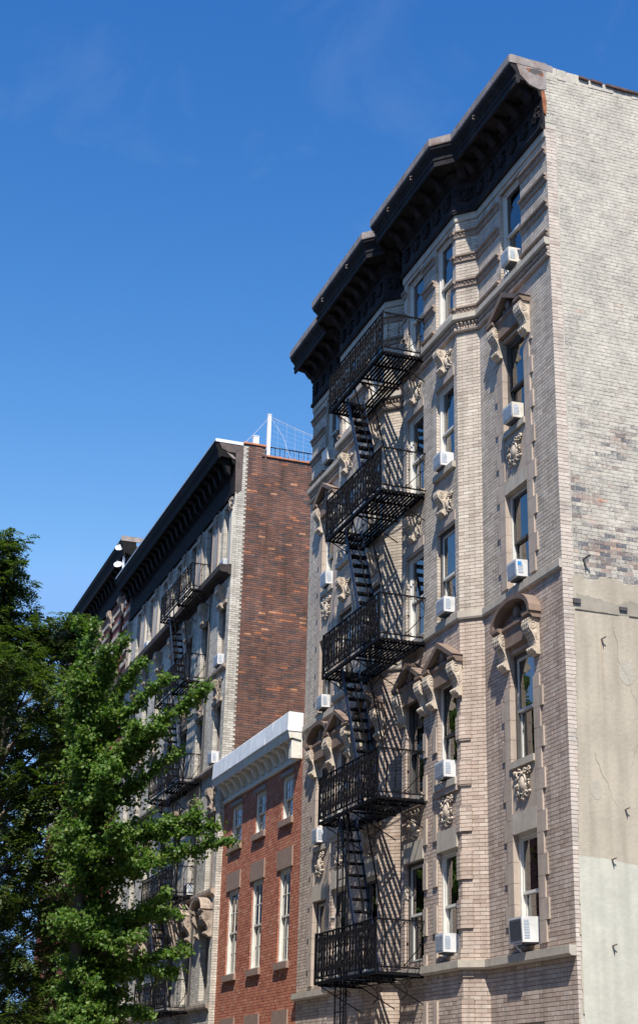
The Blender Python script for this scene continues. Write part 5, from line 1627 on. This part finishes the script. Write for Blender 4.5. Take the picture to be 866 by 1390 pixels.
near = [((-16.01, -6.88, 11.59), 0.73), ((-16.02, -6.28, 11.1), 0.73), ((-16.3, -5.57, 9.93), 0.7), ((-16.66, -6.81, 10.07), 0.92), ((-16.93, -6.1, 8.9), 0.82), ((-16.73, -5.09, 8.59), 0.55), ((-17.5, -6.45, 7.87), 0.92), ((-17.33, -5.33, 7.39), 0.82), ((-17.25, -4.67, 7.07), 0.51), ((-17.9, -5.89, 6.53), 0.92), ((-17.76, -4.66, 5.89), 0.73), ((-18.48, -5.84, 5.17), 0.92), ((-18.31, -4.72, 4.7), 0.82), ((-17.94, -4.09, 5.05), 0.55), ((-19.0, -5.42, 3.66), 1.1), ((-18.58, -4.01, 3.53), 0.92), ((-17.29, -7.33, 9.03), 0.92), ((-18.59, -6.79, 5.66), 0.92), ((-16.25, -7.57, 11.57), 0.82), ((-15.78, -5.59, 11.12), 0.55), ((-16.15, -5.14, 9.94), 0.55), ((-16.83, -4.75, 8.09), 0.55), ((-16.88, -5.53, 8.58), 0.73)]
# extra clumps nearer the camera give the lower crown its depth
blobs += near
limb = MB(); O_ = []; P0 = []; LR = []
for (c, r) in blobs:
    C_ = Vector(c)
    root = on_trunk(TA, max(1.8, min(14.0, C_.z - 1.6)))
    mid = root.lerp(C_, 0.55) + Vector((0, 0, 0.25))
    limb.tube([tuple(root), tuple(mid), tuple(C_)], 0.06, 5, 0.015)
    ncl = int(max(7, 30 * r * r))
    for _ in range(ncl):
        d = Vector(vunit()); d.z *= 0.8
        bc = C_ + d * r * rr.uniform(0.35, 1.05)
        if rr.random() < 0.4: limb.tube([tuple(C_.lerp(bc, 0.2)), tuple(bc)], 0.010, 3)
        for s_i in range(11):
            out = Vector(vunit()) * 0.8 + d * 0.6; out.z = out.z * 0.5 + 0.02; out.normalize()
            O_.append(out); P0.append(bc + Vector(vunit()) * 0.14); LR.append(rr.uniform(0.26, 0.42))
limb.build('branches', MT['bark'], at)
O_ = np.array([list(o) for o in O_]); P0 = np.array([list(o) for o in P0]); LR = np.array(LR)[:, None]
n0 = len(O_)
up = rng.normal(size=(n0, 3)) * np.array([0.35, 0.35, 0.0]) + np.array([0, 0, 1.0])
side = np.cross(O_, up); side /= np.linalg.norm(side, axis=1)[:, None]
up2 = np.cross(side, O_)
VV = []
for k in range(6):
    t_ = (k + 0.8) / 6
    ctr = P0 + O_ * LR * t_; ctr[:, 2] -= 0.34 * LR[:, 0] * t_ * t_
    ll = 0.125 * (1 - 0.35 * abs(t_ - 0.45)); lw = 0.026
    for sg in (-1, 1):
        ax = side * sg + O_ * 0.35 - up2 * 0.25 + rng.normal(size=(n0, 3)) * 0.12
        ax /= np.linalg.norm(ax, axis=1)[:, None]
        wv = np.cross(ax, up2); wv /= np.linalg.norm(wv, axis=1)[:, None]; wv *= lw
        VV.append(np.stack([ctr, ctr + ax * ll * 0.45 + wv, ctr + ax * ll, ctr + ax * ll * 0.45 - wv], 1))
VV = np.concatenate(VV).reshape(-1, 3)
mesh_np('crown', VV, np.arange(len(VV)).reshape(-1, 4), MT['leafA'], at, kind='stuff')
print('leaflets', len(VV) // 4, 'fan leaves', len(cen), 'bricks', len(bricks))
